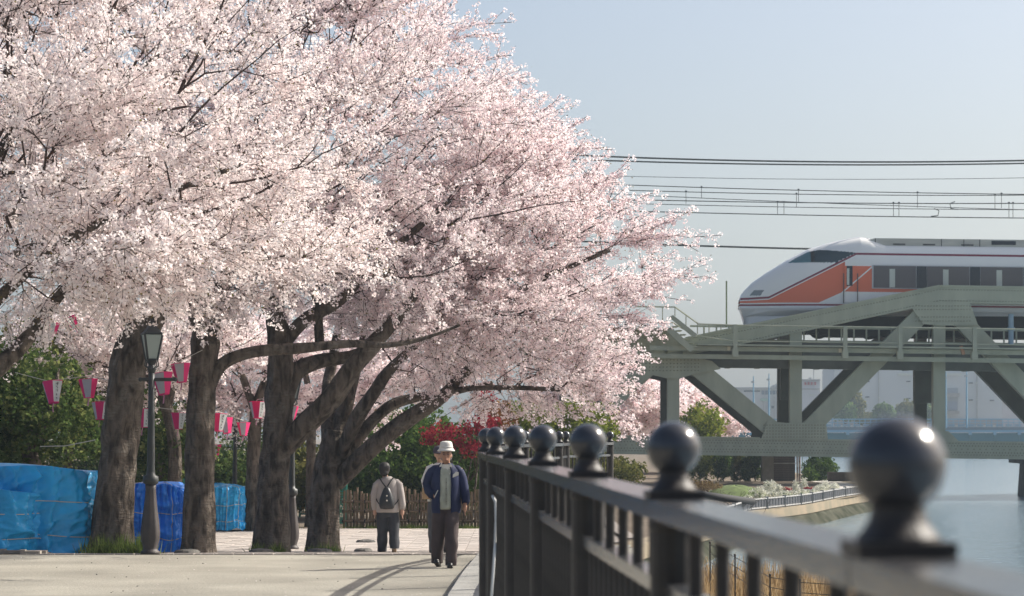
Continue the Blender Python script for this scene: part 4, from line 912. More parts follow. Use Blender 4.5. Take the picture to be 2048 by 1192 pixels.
mb = MB(); mb.box(((gx(1547) + gx(1593)) / 2, 104.42, P(1560, 927, 104).z), (gx(1594) - gx(1547), .06, .035)); part('rail', mb, M['rail_pale'], wl)
mb = MB(); mb.tube([(gx(1596), 104.3, zb0), (gx(1596), 104.3, ztop)], .035, 8); mb.tube([(gx(1601), 104.35, zb0), (gx(1601), 104.35, ztop)], .045, 8); part('post', mb, mat('patchy white post', (.5, .47, .46), .8, col2=(.14, .09, .08), nscale=9), wl)
mb = MB(); mb.tube([(gx(1608), 104.6, zb0), (gx(1608), 104.6, ztop)], .014, 6); o = link('pole', mb.mesh('pole'), mat('green pole', (.16, .26, .14), .5)); tag(o, 'thin green pole between the garden wall and the round shrub', 'pole')
mb = MB(); mb.box((P(1690, 945, 104).x, 104, gz(14, 104) + .2), (1.5, .25, .42)); o = link('boundary_wall', mb.mesh('boundary_wall'), mat('dark brown wall', (.07, .055, .05), .9, noise=.3)); tag(o, 'short dark brown wall segment behind the round shrub by the water', 'wall')
# flower tubs and white blossoming cushions
def cushion(px, py, d, rx, ry, lb_, sd, grp='white flower cushions by the railing', m_='petal_bush', tint=.62):
    v = P(px, py, d); b0 = (v.x, d, gz(v.x, d)); r = rx * d / F; h = max(v.z + ry * d / F - b0[2], .12)
    return foliage('flower_cushion', lb_, 'flowers', b0, [(v.x, d, b0[2] + h * .45, r, r, h * .55)], int(60 + 700 * r), .03, M[m_], crad=.045, kf=7, tint=tint, spread=.25, stems=0, group=grp, seed=sd)
cushion(1518, 985, 72, 17, 14, 'largest grey white flower cushion beside the dark end of the railing', 50, tint=.5)
cushion(1496, 996, 70, 12, 4, 'flat white flower cushion at the left end of the low railing', 51)
cushion(1540, 970, 79, 15, 11, 'tall white flower cushion in front of the grass mound', 52)
cushion(1559, 974, 78, 9, 6, 'small white flower cushion right of the tall one', 53)
cushion(1592, 968, 80, 8, 7, 'round white flower cushion in front of the slatted shutter', 54)
cushion(1608, 962, 84, 8, 6, 'white flower cushion by the patchy white post', 55)
cushion(1640, 975, 80, 12, 7, 'yellowish white flower cushion left of the last planters', 56)
cushion(1650, 968, 82, 9, 7, 'rounded cream flower cushion at the foot of the round shrub', 57)
cushion(1668, 972, 83, 12, 6, 'rightmost white flower cushion near the terrace bend', 58)
for k, (px, py, lb_) in enumerate(((1560, 981, 'long bed of pale yellow and white flowers along the left bays of the railing'), (1598, 977, 'long bed of white flowers along the middle bays of the railing'), (1626, 974, 'short bed of white flowers along the right bays of the railing'))):
    d = 76 + k; v = P(px, py, d); g = gz(v.x, d)
    foliage('flower_bed', lb_, 'flowers', (v.x, d, g), [(v.x + q * .14, d + abs(q) * .2, g + .1, .16, .2, .14) for q in (-2, -1, 0, 1, 2)], 200, .035, M['petal_bush'], crad=.04, tint=.5, stems=0, group='flower beds behind the low railing', seed=60 + k)
for k, (px, py, d, lb_) in enumerate(((1574, 973, 79, 'white planter box with rust red flowers in front of the shutter'), (1618, 968, 81, 'larger pair of white planter boxes with orange red flowers'), (1545, 968, 81, 'white planter box below the tall white flower cushion'))):
    v = P(px, py, d); g = gz(v.x, d); t = thing('planter', lb_, 'planter', (v.x, d, g), 'white planters in the riverside garden')
    q = MB()
    for j in range(2 if k == 1 else 1):
        x = v.x + j * .19 - (.09 if k == 1 else 0); q.box((x, d, g + .09), (.17 if k == 1 else .26, .17, .18)); q.box((x, d, g + .185), (.19 if k == 1 else .28, .19, .02))
    part('box', q, mat('white planter', (.7, .7, .68), .6), t)
    rng = np.random.default_rng(70 + k); C_ = np.array((v.x, d, g + .21)) + rng.normal(size=(60, 3)) * np.array((.09, .05, .03)); V_, F_, T_ = clusters(C_, 5, .03, .035, .5)
    bulk('flowers', V_, F_, T_, M['leaf_red'] if k < 2 else M['petal_bush'], t, kind='stuff')
# bare twiggy shrub and a dark log pile at the left end of the low railing
rng = np.random.default_rng(80); mb = MB(); b0 = P(1440, 1010, 62); b0.z = gz(b0.x, 62)
for k in range(70):
    a = b0 + Vector((rng.normal() * .35, rng.normal() * .3, 0)); e = a + Vector((rng.normal() * .35, rng.normal() * .2, .25 + .35 * rng.random())); mm_ = a.lerp(e, .5) + Vector((rng.normal() * .05, 0, .05)); mb.tube([a, mm_, e], [.008, .006, .003], 4)
    for _ in range(2):
        e2 = mm_ + Vector((rng.normal() * .18, rng.normal() * .1, .15 * rng.random())); mb.tube([mm_, e2], [.005, .002], 3)
o = link('bare_shrub', mb.mesh('bare_shrub'), M['twig']); tag(o, 'leafless twiggy shrub at the left end of the low sea wall railing', 'shrub')
mb = MB(); mb.tube([P(1370, 985, 60), P(1440, 995, 60.5), P(1506, 1003, 61.5)], [.10, .10, .085], 10); o = link('fallen_trunk', mb.mesh('fallen_trunk', smooth=True), M['under']); tag(o, 'dark horizontal trunk lying in front of the bare twiggy shrub', 'log')

# ------------------------------------------------------------------ reeds and wire fence at the water's edge
rng = np.random.default_rng(81); N = 9000
bx = rng.uniform(1.6, 6.6, N); by = rng.uniform(27, 41, N); keep = bx > np.interp(by, EY, EX) + .25; bx, by = bx[keep], by[keep]; N = len(bx)
h = rng.uniform(.28, .62, N); a = rng.uniform(0, 6.28, N); wv = .012; lean = rng.normal(size=(N, 2)) * .12
p0 = np.stack([bx, by, np.full(N, WZ - .1)], 1); u = np.stack([np.cos(a), np.sin(a), np.zeros(N)], 1) * wv; tp_ = p0 + np.stack([lean[:, 0], lean[:, 1], h], 1)
Vr = np.stack([p0 - u, p0 + u, tp_ + u * .3, tp_ - u * .3], 1).reshape(-1, 3)
o = bulk('reeds', Vr, np.arange(N * 4).reshape(N, 4), np.repeat(rng.random(N), 4), M['reed'], None, kind='stuff'); tag(o, 'dry tan reeds growing in the shallow water behind the iron fence', 'reeds')
mb = MB(); mb.box((4.2, 34, WZ - .05), (5.6, 15, .16)); struct('mud_bank', mb, mat('wet mud', (.17, .13, .085), .9, noise=.3, nscale=3))
wf = thing('wire_fence', 'low dark wire fence with thin posts in front of the dry reeds', 'fence', (3.4, 31, WZ)); q0 = None
for k, (px, d, y0) in enumerate(((1420, 36, 1085), (1470, 33.5, 1110), (1540, 31.5, 1150), (1600, 30.5, 1160), (1680, 30, 1165))):
    tpv = P(px, y0, d); q = MB(); q.tube([(tpv.x, d, WZ - .1), tpv], .012, 6); q.ball(tpv, .018, 8, 6); part('post', q, M['iron'], wf)
    if q0:
        for dz in (.03, .16, .29): q = MB(); q.tube([q0 - Vector((0, 0, dz)), tpv - Vector((0, 0, dz))], .005, 4); part('wire', q, M['iron'], wf)
    q0 = tpv

# ------------------------------------------------------------------ bamboo fence, teal mesh panels
bf = thing('bamboo_fence', 'low brown bamboo pole fence in front of the dark hedge', 'fence', (P(820, 1055, 60).x, 60, gz(-2, 60)))
rng = np.random.default_rng(82); bmesh_ = []
for k in range(4):
    q = MB(); h = .84 + .05 * k; q.tube([(0, 0, -.02), (.004 * (k - 1), 0, h * .3), (0, 0, h * .65), (.003, 0, h)], [.034, .033, .031, .030], 8)
    for z in (.22, .5, .76): q.tube([(0, 0, h * z - .006), (0, 0, h * z + .006)], .037, 8)
    bmesh_.append(q.mesh('bamboo_pole'))
x = P(688, 1000, 60).x; x1 = P(985, 1000, 60).x; i = 0
while x < x1:
    o = link('bamboo_pole', bmesh_[rng.integers(4)], M['bamboo'], bf, loc=Vector((x, 60 + rng.normal() * .006, gz(x, 60))) - origin(bf)); o.rotation_euler = (0, rng.normal() * .012, rng.random() * 6); o.scale = (1, 1, .95 + .1 * rng.random()); x += .068 + .022 * rng.random(); i += 1
for z in (.18, .42, .66):
    q = MB(); q.tube([(P(688, 0, 60).x, 59.95, gz(-2, 60) + z), (x1, 59.95, gz(-2, 60) + z)], .026, 8); part('bamboo_rail', q, M['bamboo'], bf)
    for k in range(14):
        xx = P(690, 0, 60).x + k * .27; q = MB(); q.box((xx, 59.93, gz(-2, 60) + z), (.03, .06, .07)); part('rope_tie', q, M['rope_dark'], bf)
def mesh_panel(px0, px1, y0, y1, d, lb_):
    a, c = P(px0, y0, d), P(px1, y1, d); g = gz(a.x, d); t = thing('mesh_gate', lb_, 'gate', ((a.x + c.x) / 2, d, g), 'teal mesh panels at the back')
    q = MB(); h = a.z
    for xx in (a.x, c.x): q.tube([(xx, d, g - .05), (xx, d, h)], .03, 8)
    q.tube([(a.x, d, h), (c.x, d, h)], .025, 8); q.tube([(a.x, d, g + .1), (c.x, d, g + .1)], .025, 8); part('frame', q, M['teal_net'], t)
    q = MB(); n_ = int((c.x - a.x) / .05)
    for k in range(1, n_): q.box((a.x + k * (c.x - a.x) / n_, d, (g + h) / 2 + .05), (.022, .012, h - g - .12))
    for k in range(1, 16): q.box(((a.x + c.x) / 2, d + .012, g + .1 + k * (h - g - .1) / 16), (c.x - a.x, .012, .02))
    part('mesh_panel', q, M['teal_net'], t, kind='stuff')
mesh_panel(676, 692, 962, 1045, 61, 'bright teal mesh panel beside the wide cherry trunk')
mesh_panel(348, 368, 946, 1010, 64, 'teal mesh panel between the second tarpaulin and the straight trunk')
mesh_panel(440, 470, 945, 1010, 70, 'teal mesh panel behind the third tarpaulin')
mesh_panel(600, 622, 945, 1020, 68, 'teal mesh panel between the forked trunk and the wide cherry trunk')

# ------------------------------------------------------------------ blue tarpaulins
def tarp(px0, px1, ytop, d, depth, lb_, seed, col, step=None, gap=None, hem=.05):
    q_ = random.Random(seed); a, c = P(px0, ytop, d), P(px1, ytop, d); g = gz((a.x + c.x) / 2, d); h = a.z - g; hx, hy = (c.x - a.x) / 2, depth / 2; cx = (a.x + c.x) / 2
    t = thing('tarpaulin', lb_, 'tarpaulin', (cx, d, g), 'blue tarpaulins tied over stacked goods'); nu, nv = (460, 70) if px1 - px0 > 200 else (300, 56)
    ph = [(q_.uniform(4, 62), q_.uniform(0, 6.28), q_.uniform(-2.5, 2.5)) for _ in range(16)]
    blobs = [(q_.random() * 6.28, q_.uniform(.15, .9), q_.uniform(.1, .35), q_.uniform(-.09, .13)) for _ in range(26)]
    cr = [(q_.uniform(0, 6.28), q_.uniform(7, 26), q_.uniform(0, 6.28)) for _ in range(9)]
    def crumple(s1, s2): return sum((1 - abs(math.sin(k_ * (math.cos(an) * s1 + math.sin(an) * s2 * .6) + p_))) ** 4 * .5 / k_ for an, k_, p_ in cr)
    mb = MB(); V = []
    def rad(th):
        p_ = 4.0; return 1 / ((abs(math.cos(th)) / hx) ** p_ + (abs(math.sin(th)) / hy) ** p_) ** (1 / p_)
    def pt(th, v):
        """v 0..1 up the side, 1..2 over the top"""
        r = rad(th); s_ = min(v, 1); dr_ = 0
        for k_, p0_, sl in ph: dr_ += min(.017, .017 * hx) * (1 + .6 * math.sin(v * 3 + p0_)) * math.sin(round(k_) * th + p0_ + sl * s_ * 2.2) ** 3
        for bt, bv, bs_, ba in blobs:
            dt = (th - bt + math.pi) % (2 * math.pi) - math.pi; dr_ += ba * .75 * math.exp(-((dt / bs_ * .9) ** 2 + ((s_ - bv) / .16) ** 2))
        dr_ += crumple(th * hx * .9, s_ * h + (v - 1 if v > 1 else 0)) * .9
        for zr in (.2, .62): dr_ -= .014 * math.exp(-((s_ - zr) / .035) ** 2)        # pinched under the ropes
        if v <= 1:
            k = r + dr_ - .05 * (s_ ** 6); z = h * v * (1 - .0)
            hm = hem + hem * .9 * math.sin(3 * th + seed) * math.sin(7 * th)
            if gap: hm += gap[1] * math.exp(-(((th - gap[0]) / .10) ** 2))
            z = hm + (h - hm) * v
        else:
            f_ = 2 - v; k = (r + dr_) * (f_ ** .8) - .05 * f_; z = h + .05 * (1 - f_) + .025 * math.sin(4 * th + seed) * f_ * (1 - f_) * 4
        z *= 1 + (.035 * math.sin(2 * th + seed) - .07 * max(0, math.cos(th)) ** 4 + .015 * math.sin(9 * th)) * (v if v <= 1 else 2 - v)
        x, y = cx + k * math.cos(th), d + k * math.sin(th)
        if step:
            e = 1 / (1 + math.exp(-(x - step[0]) * 14)); z = g + (z if v > 0 else z); zz = (z - g) * (step[1] + (1 - step[1]) * e); z = zz
            y -= (1 - e) * .25
        return (x, y, g + z)
    for i in range(nv + 1):
        v = i / nv * 1.35 if i < nv else 2.0
        v = min(v, 1) if v <= 1 else 1 + (v - 1) / .35
        for j in range(nu): V.append(pt(2 * math.pi * j / nu, min(v, 1.98)))
    mb.add(V, [(i * nu + j, i * nu + (j + 1) % nu, (i + 1) * nu + (j + 1) % nu, (i + 1) * nu + j) for i in range(nv) for j in range(nu)])
    m_ = mat('blue tarpaulin', col, .28, noise=.22, nscale=2.2, bump=.6, bscale=7, spec=.45); part('cloth', mb, m_, t, True)
    for zr, tl in ((.2, .0), (.62, .05)):
        q = MB(); q.tube([(lambda p_: (cx + (p_[0] - cx) * 1.012, d + (p_[1] - d) * 1.02, p_[2]))(pt(th, zr + tl * math.sin(th))) for th in np.linspace(0, 2 * math.pi, 90)], .0075, 5, cap=False); part('rope', q, M['cord'], t)
    for th in (4.2, 4.75, 5.2):
        q = MB(); q.tube([(lambda p_: (cx + (p_[0] - cx) * 1.01, d + (p_[1] - d) * 1.02, p_[2] + .006))(pt(th + .05 * math.sin(v * 2), v)) for v in np.linspace(.02, 1.6, 26)], .0065, 5); part('rope', q, M['cord'], t)
    return t, g
tp1, g = tarp(-330, 188, 932, 38.6, 1.7, 'largest light blue tarpaulin bundle roped up at the far left', 3, (.012, .36, .72), gap=(5.25, .28))
for k, (px, lb_) in enumerate(((118, 'dark old tyre shape peeking out under the large tarpaulin'),)):
    q = MB(); v = P(px, 1092, 37.95); q.tube([(v.x + .14 * math.cos(a), 37.95, gz(v.x, 38) + .15 + .13 * math.sin(a)) for a in np.linspace(0, 6.2832, 20)], .035, 8, cap=False); o = link('tyre', q.mesh('tyre', smooth=True), M['under']); tag(o, lb_, 'tyre')
for k, (px, w_, lb_) in enumerate(((45, .75, 'long flat pale board on the ground in front of the large tarpaulin'), (62, .3, 'short grey plank end on the ground by the large tarpaulin'))):
    q = MB(); v = P(px, 1104, 37.2 - .2 * k); q.box((v.x, 37.2 - .2 * k, gz(v.x, 37) + .03 + .0 * k), (w_, .16, .05)); q.box((v.x - w_ * .4, 37.2 - .2 * k, gz(v.x, 37) + .065), (.08, .14, .02)); o = link('board', q.mesh('board'), mat('grey board', (.28, .25, .21), .9, noise=.2)); tag(o, lb_, 'board')
tarp(-330, 66, 972, 37.75, .9, 'lower light blue tarpaulin bundle in front of the largest one at the picture edge', 4, (.012, .36, .72))
tarp(262, 368, 970, 43, 1.2, 'smaller deep blue tarpaulin bundle between the leaning and straight trunks', 5, (.012, .24, .85), step=(P(318, 0, 43).x, 1.0))
tarp(424, 488, 972, 58, 1.3, 'distant light blue tarpaulin bundle right of the straight trunk', 8, (.012, .36, .72))

# ------------------------------------------------------------------ street lamps
def lamp(px, d, lb_, hs=1.0):
    v = P(px, 900, d); g = gz(v.x, d); t = thing('street_lamp', lb_, 'street lamp', (v.x, d, g), 'old fashioned street lamps along the path')
    pr = [(.175, 0), (.175, .05), (.14, .07), (.13, .10), (.165, .22), (.172, .34), (.155, .5), (.125, .68), (.105, .84), (.092, .98), (.088, 1.06)]
    q = MB(); q.lathe([(r * (.82 if z < 1 else .95), z * hs) for r, z in pr], n=32, flute=lambda a, i: 1 + (.045 * math.cos(a * 8) if 3 < i < 10 else 0)); link('lamp_base', q.mesh('lamp_base', smooth=True), M['lamp_base'], t)
    q = MB(); q.lathe([(.088, 1.06 * hs), (.115, 1.08 * hs), (.12, 1.12 * hs), (.115, 1.18 * hs), (.07, 1.2 * hs), (.062, 1.26 * hs), (.052, 2.0 * hs), (.046, 2.82 * hs)], n=14); link('pole', q.mesh('pole', smooth=True), M['lamp_iron'], t)
    H_ = 2.82 * hs; q = MB(); q.tube([(-.17, 0, H_ - .18), (.36, 0, H_ - .18)], .028, 8); q.ball((-.17, 0, H_ - .18), .035, 8, 6); q.ball((.36, 0, H_ - .18), .035, 8, 6); link('crossbar', q.mesh('crossbar'), M['lamp_iron'], t)
    q = MB(); q.lathe([(.05, H_ - .08), (.07, H_ - .02), (.05, H_ + .04), (.075, H_ + .09), (.105, H_ + .11)], n=12)
    for a in range(4): q.tube([(.05 * math.cos(a * 1.571 + .785), .05 * math.sin(a * 1.571 + .785), H_ - .02), (.13 * math.cos(a * 1.571 + .785), .13 * math.sin(a * 1.571 + .785), H_ + .03), (.11 * math.cos(a * 1.571 + .785), .11 * math.sin(a * 1.571 + .785), H_ + .12)], .010, 5)
    link('bracket', q.mesh('bracket'), M['lamp_iron'], t)
    lt = bpy.data.objects.new('lantern', None); COL.objects.link(lt); lt.parent = t; lt.location = (0, 0, H_ + .12); lt.rotation_euler.z = .35; lt.empty_display_size = .1
    b_, tp_, hh = .075, .135, .38
    q = MB()
    for sx, sy in ((-1, -1), (1, -1), (1, 1), (-1, 1)): q.beam((sx * b_, sy * b_, 0), (sx * tp_, sy * tp_, hh), .024, .024)
    q.lathe([(.115, -.01), (.115, .015)], n=4, ang=math.pi / 4); q.lathe([(.205, hh), (.205, hh + .02), (.165, hh + .04), (.08, hh + .13), (.05, hh + .17), (.05, hh + .2), (.02, hh + .24)], n=4, ang=math.pi / 4); link('lantern_frame', q.mesh('lantern_frame'), M['lamp_iron'], lt)
    for a in range(4):
        R_ = Matrix.Rotation(a * math.pi / 2, 3, 'Z'); q = MB(); pts = [(-b_ + .012, -b_ - .0, .015), (b_ - .012, -b_, .015), (tp_ - .012, -tp_, hh - .005), (-tp_ + .012, -tp_, hh - .005)]
        pts = [R_ @ Vector(p_) for p_ in pts]; inn = [p_ * .96 + Vector((0, 0, .005)) for p_ in pts]; q.add(pts + inn, [(0, 1, 2, 3), (7, 6, 5, 4)]); link('glass_pane', q.mesh('glass_pane'), M['lamp_glass'], lt)
    return t
lamp(302, 36.6, 'street lamp beside the thick leaning trunk, nearest and tallest in the picture')
lamp(584, 47.5, 'street lamp between the forked trunk and the wide cherry tree')
lamp(470, 61, 'distant street lamp beside the farthest blue tarpaulin', .85)

# ------------------------------------------------------------------ paper lanterns on cords
pan = {}
def lantern(px, py, d, hpx, lb_, tilt=(0, 0), rot=0., white=True, seedk=0):
    v = P(px, py, d); s_ = hpx * .80 * d / F / .38
    t = thing('paper_lantern', lb_, 'paper lantern', v, 'pink and white paper lanterns hung among the cherry trunks'); nn = 6; rt, rb, h = .205, .105, .38
    for k in range(nn):
        a0, a1 = 2 * math.pi * (k - .5) / nn, 2 * math.pi * (k + .5) / nn
        if k not in pan:
            q = MB(); f_ = lambda r, a, z: (r * math.cos(a), r * math.sin(a), z)
            q.add([f_(rb, a0, -h / 2), f_(rb, a1, -h / 2), f_(rt, a1, h / 2), f_(rt, a0, h / 2)] + [f_(rb - .006, a0, -h / 2), f_(rb - .006, a1, -h / 2), f_(rt - .006, a1, h / 2), f_(rt - .006, a0, h / 2)], [(0, 1, 2, 3), (7, 6, 5, 4), (0, 4, 5, 1), (2, 6, 7, 3)]); pan[k] = q.mesh('panel')
            pan[k].materials.append(M['pink'] if k % 2 else (M['whitep'] if k == 4 else M['greyp']))
        o = bpy.data.objects.new('panel', pan[k]); COL.objects.link(o); o.parent = t
    if 'rim' not in pan:
        q = MB(); q.lathe([(.207, .186), (.21, .19), (.207, .196), (.196, .19)], n=6, ang=math.pi / 6); pan['rimtop'] = q.mesh('rim'); pan['rimtop'].materials.append(M['pink']); q = MB(); q.lathe([(.107, -.196), (.11, -.19), (.107, -.184), (.096, -.19)], n=6, ang=math.pi / 6); pan['rim'] = q.mesh('rim'); pan['rim'].materials.append(M['pink'])
        q = MB(); q.add([(-.018, 0, -.19), (.018, 0, -.19), (.012, .02, -.27), (.03, .03, -.36), (-.006, .03, -.36), (-.022, .02, -.27)], [(0, 1, 2, 5), (5, 2, 3, 4)]); q.add([(x, y + .004, z) for x, y, z in q.v[:6]], [(5, 2, 1, 0), (4, 3, 2, 5)]); pan['rib'] = q.mesh('ribbon'); pan['rib'].materials.append(M['ribbon'])
        q = MB(); rr = random.Random(5); am = 2 * math.pi * 4 / nn      # five brushed characters running down the white panel
        nrm = Vector((math.cos(am), math.sin(am), 0)); tv = Vector((-math.sin(am), math.cos(am), 0))
        for c_i in range(5):
            zc = .135 - c_i * .065; rr_ = (rb + (rt - rb) * (zc + h / 2) / h) * math.cos(math.pi / 6) + .004; sz = .024 - .0022 * c_i
            for s2 in range(4 if c_i else 6):
                hor = s2 % 2 == 0; off = (rr.uniform(-.6, .6) * sz, rr.uniform(-.9, .9) * sz)
                c0 = nrm * rr_ + tv * off[0] + Vector((0, 0, zc + off[1])); e = (tv * sz * rr.uniform(.6, 1)) if hor else Vector((0, 0, sz * rr.uniform(.5, .9))); q.beam(c0 - e, c0 + e, .004, .006, up=nrm)
        pan['ink'] = q.mesh('lettering'); pan['ink'].materials.append(M['ink'])
    for nm in ('rim', 'rim ', 'ribbon', 'lettering'):
        key = {'rim': 'rim', 'rim ': 'rimtop', 'ribbon': 'rib', 'lettering': 'ink'}[nm]; o = bpy.data.objects.new(nm.strip(), pan[key]); COL.objects.link(o); o.parent = t
        if nm == 'lettering': o['kind'] = 'stuff'
    t.scale = (s_,) * 3; t.rotation_euler = (tilt[0], tilt[1], rot); return t
LN = [(106, 785, 39.4, 52, 'leftmost white lettered lantern of the pair on the cord over the blue tarpaulin', (-.15, .12), 1.25), (177, 777, 39.6, 46, 'lantern with a grey face between two pink sides, left of the leaning trunk', (0, .06), 1.57 + 1.05), (201, 822, 41.5, 42, 'narrow pink lantern half hidden by the left edge of the leaning trunk', (0, .1), 1.57),
      (286, 836, 41, 46, 'lantern hanging just left of the nearest street lamp', (0, 0), 1.3), (326, 768, 39, 52, 'grey and pink lantern close to the right of the nearest street lamp', (0, .18), 2.4), (362, 746, 39.2, 46, 'higher lantern with a grey face touching the straight trunk', (0, .1), 2.6),
      (357, 842, 41.6, 40, 'lantern at the left edge of the straight trunk below the others', (0, 0), 1.25), (437, 845, 48, 42, 'lettered lantern just right of the straight trunk', (0, .1), 1.3), (453, 852, 50, 36, 'lantern overlapping behind the lettered one right of the straight trunk', (0, .2), 2.4),
      (487, 858, 53, 32, 'small lantern under the distant street lamp head', (0, 0), 2.62), (515, 820, 46, 40, 'pink lantern at the left edge of the forked trunk', (0, .06), 1.45), (581, 828, 46, 38, 'pink and white lantern behind the second street lamp pole', (0, .05), .9), (601, 862, 49, 30, 'small pink lantern right of the second street lamp pole', (0, .1), 1.5),
      (145, 645, 36.6, 30, 'pink lantern nearly hidden in white blossom at the upper left', (0, -.5), .5), (107, 655, 37, 30, 'pink lantern tip peeking out of the blossom left of the upper hidden one', (0, .1), .5), (432, 900, 62, 26, 'faint distant pink lantern below the lettered lantern', (0, 0), .4)]
for k, (px, py, d, hp, lb_, tl, ro) in enumerate(LN): lantern(px, py, d, hp, lb_, tl, ro)
def cord(lb_, pts, r=.006):
    q = MB(); q.tube(pts, r, 5); o = link('lantern_cord', q.mesh('lantern_cord'), M['cord']); tag(o, lb_, 'cord', 'cords holding the paper lanterns')
cord('pale cord running over the blue tarpaulin through the two left lanterns', [P(30, 745, 39), P(95, 762, 39.3), P(177, 752, 39.6), P(240, 765, 38.9)])
cord('cord from the nearest lamp crossbar to the straight trunk', [P(302, 738, 36.7), P(326, 741, 39), P(362, 722, 39.2), P(405, 700, 39.2)])
cord('cord through the lower lanterns behind the nearest street lamp', [P(190, 800, 41.5), P(286, 811, 41), P(357, 821, 41.6), P(400, 815, 42)])
cord('cord through the small lanterns between the straight and forked trunks', [P(405, 820, 47), P(437, 823, 48), P(487, 841, 53), P(515, 799, 46), P(545, 795, 44)])
cord('cord through the lanterns behind the second street lamp', [P(550, 800, 45), P(581, 808, 46), P(601, 846, 49), P(640, 850, 49)])
cord('loose pale rope sagging low behind the leaning trunk', [P(80, 893, 44), P(130, 892, 44), P(190, 880, 44)], .009)

# ------------------------------------------------------------------ stones, grass tufts
def flat_stone(px, d, wd, lb_):
    v = P(px, 1000, d); g = gz(v.x, d); rr = random.Random(px); q = MB(); n_ = 14; V = []
    for r, z in ((1, -.03), (1, .03), (.85, .06), (.3, .075)):
        for j in range(n_): a = 2 * math.pi * j / n_; k_ = r * wd * (1 + .12 * math.sin(3 * a + px) + rr.uniform(-.04, .04)); V.append((v.x + k_ * math.cos(a), d + k_ * 1.2 * math.sin(a), g + z + rr.uniform(-.006, .006)))
    q.add(V, [(i * n_ + j, i * n_ + (j + 1) % n_, (i + 1) * n_ + (j + 1) % n_, (i + 1) * n_ + j) for i in range(3) for j in range(n_)] + [tuple(range(3 * n_, 4 * n_))]); o = link('flat_stone', q.mesh('flat_stone'), M['stone']); tag(o, lb_, 'stone', 'flat stones among the tree roots')
for a in ((728, 46, .17, 'dark flat stone on the paving nearer the woman with the backpack'), (732, 51, .2, 'dark flat stone on the paving further behind the woman'), (522, 40.6, .2, 'flat stone at the foot of the forked trunk'), (376, 38.4, .2, 'pale topped flat stone at the foot of the straight trunk'), (640, 43.6, .22, 'wide flat stone in front of the wide cherry trunk')): flat_stone(*a)
def tuft(cs, name_lb, seed, n_=260, h0=.10, h1=.32):
    rg = np.random.default_rng(seed); P0 = []
    for (px, d, wd) in cs:
        v = P(px, 1000, d); x = v.x + rg.normal(size=n_) * wd; y = d + rg.normal(size=n_) * .12; P0.append(np.stack([x, y, np.array([gz(a, b_) for a, b_ in zip(x, y)])], 1))
    P0 = np.concatenate(P0); N = len(P0); a = rg.uniform(0, 6.28, N); u = np.stack([np.cos(a), np.sin(a), 0 * a], 1) * .008; tp_ = P0 + np.stack([rg.normal(size=N) * .07, rg.normal(size=N) * .07, (h0 + (h1 - h0) * rg.random(N) ** 2.2) * (.55 + .6 * np.abs(np.sin(P0[:, 0] * 9 + seed)))], 1)
    o = bulk('grass', np.stack([P0 - u, P0 + u, tp_ + u * .2, tp_ - u * .2], 1).reshape(-1, 3), np.arange(N * 4).reshape(N, 4), np.repeat(rg.random(N), 4), M['grass'], None, kind='stuff'); tag(o, name_lb, 'grass')
tuft([(240, 37.3, .16), (272, 37.2, .10), (205, 37.4, .14), (290, 37.1, .08)], 'green grass tuft between the leaning trunk and the nearest lamp', 90, 420)
tuft([(556, 41.2, .06), (520, 41.3, .1)], 'grass tuft at the foot of the forked trunk', 91, 160, .06, .2)
tuft([(668, 44.2, .05), (640, 44.2, .1)], 'grass tuft at the foot of the wide cherry trunk', 92, 160, .06, .22)
tuft([(800, 59.7, 1.1), (900, 59.7, .7)], 'dark strip of grass along the foot of the bamboo fence', 93, 1400, .04, .14)
rg = np.random.default_rng(95); N = 45; X = rg.uniform(-7.5, -.9, N); Y = rg.uniform(26, 36, N); mb = MB()
for x, y in zip(X, Y):
    s_ = rg.uniform(.004, .011); mb.ball((x, y, gz(x, y) + s_ * .4), s_, 6, 4, sz=.6)
struct('pebbles', mb, M['stone'])['kind'] = 'stuff'
C_ = np.stack([rg.uniform(-8, -.8, 200), rg.uniform(26, 40, 200), np.zeros(200)], 1); C_[:, 2] = [gz(a, b_) + .012 for a, b_ in C_[:, :2]]
V_, F_ = quads(C_, np.full(200, .014), .4, np.tile((0, 0, 1.5), (200, 1))); o = bulk('fallen_petals', V_, F_, np.repeat(rg.random(200), 4), M['blossom_pink'], None, kind='stuff')
# ------------------------------------------------------------------ people
def remesh(mb, name, voxel=.011, sm=6):
    me = mb.mesh(name); o = bpy.data.objects.new(name, me); COL.objects.link(o)
    r = o.modifiers.new('r', 'REMESH'); r.mode = 'VOXEL'; r.voxel_size = voxel
    s_ = o.modifiers.new('s', 'SMOOTH'); s_.factor = .5; s_.iterations = sm
    dg = bpy.context.evaluated_depsgraph_get(); dg.update(); nm = bpy.data.meshes.new_from_object(o.evaluated_get(dg)); nm.name = name
    bpy.data.objects.remove(o); bpy.data.meshes.remove(me)
    nm.polygons.foreach_set('use_smooth', [True] * len(nm.polygons)); return nm
def folds(me, amp, sx, sz, seed):
    """cloth creases pushed along the normals"""
    q = random.Random(seed); ph = [q.random() * 6.28 for _ in range(6)]
    for v in me.vertices:
        x, y, z = v.co; k = math.sin(sz * z + sx * x + ph[0] + 2 * math.sin(5 * x + ph[1])) * .6 + math.sin(sz * 1.7 * z - sx * .8 * y + ph[2]) * .4 + .5 * math.sin(sx * 2.2 * x + 6 * z + ph[3])
        v.co += v.normal * amp * k
    me.update()
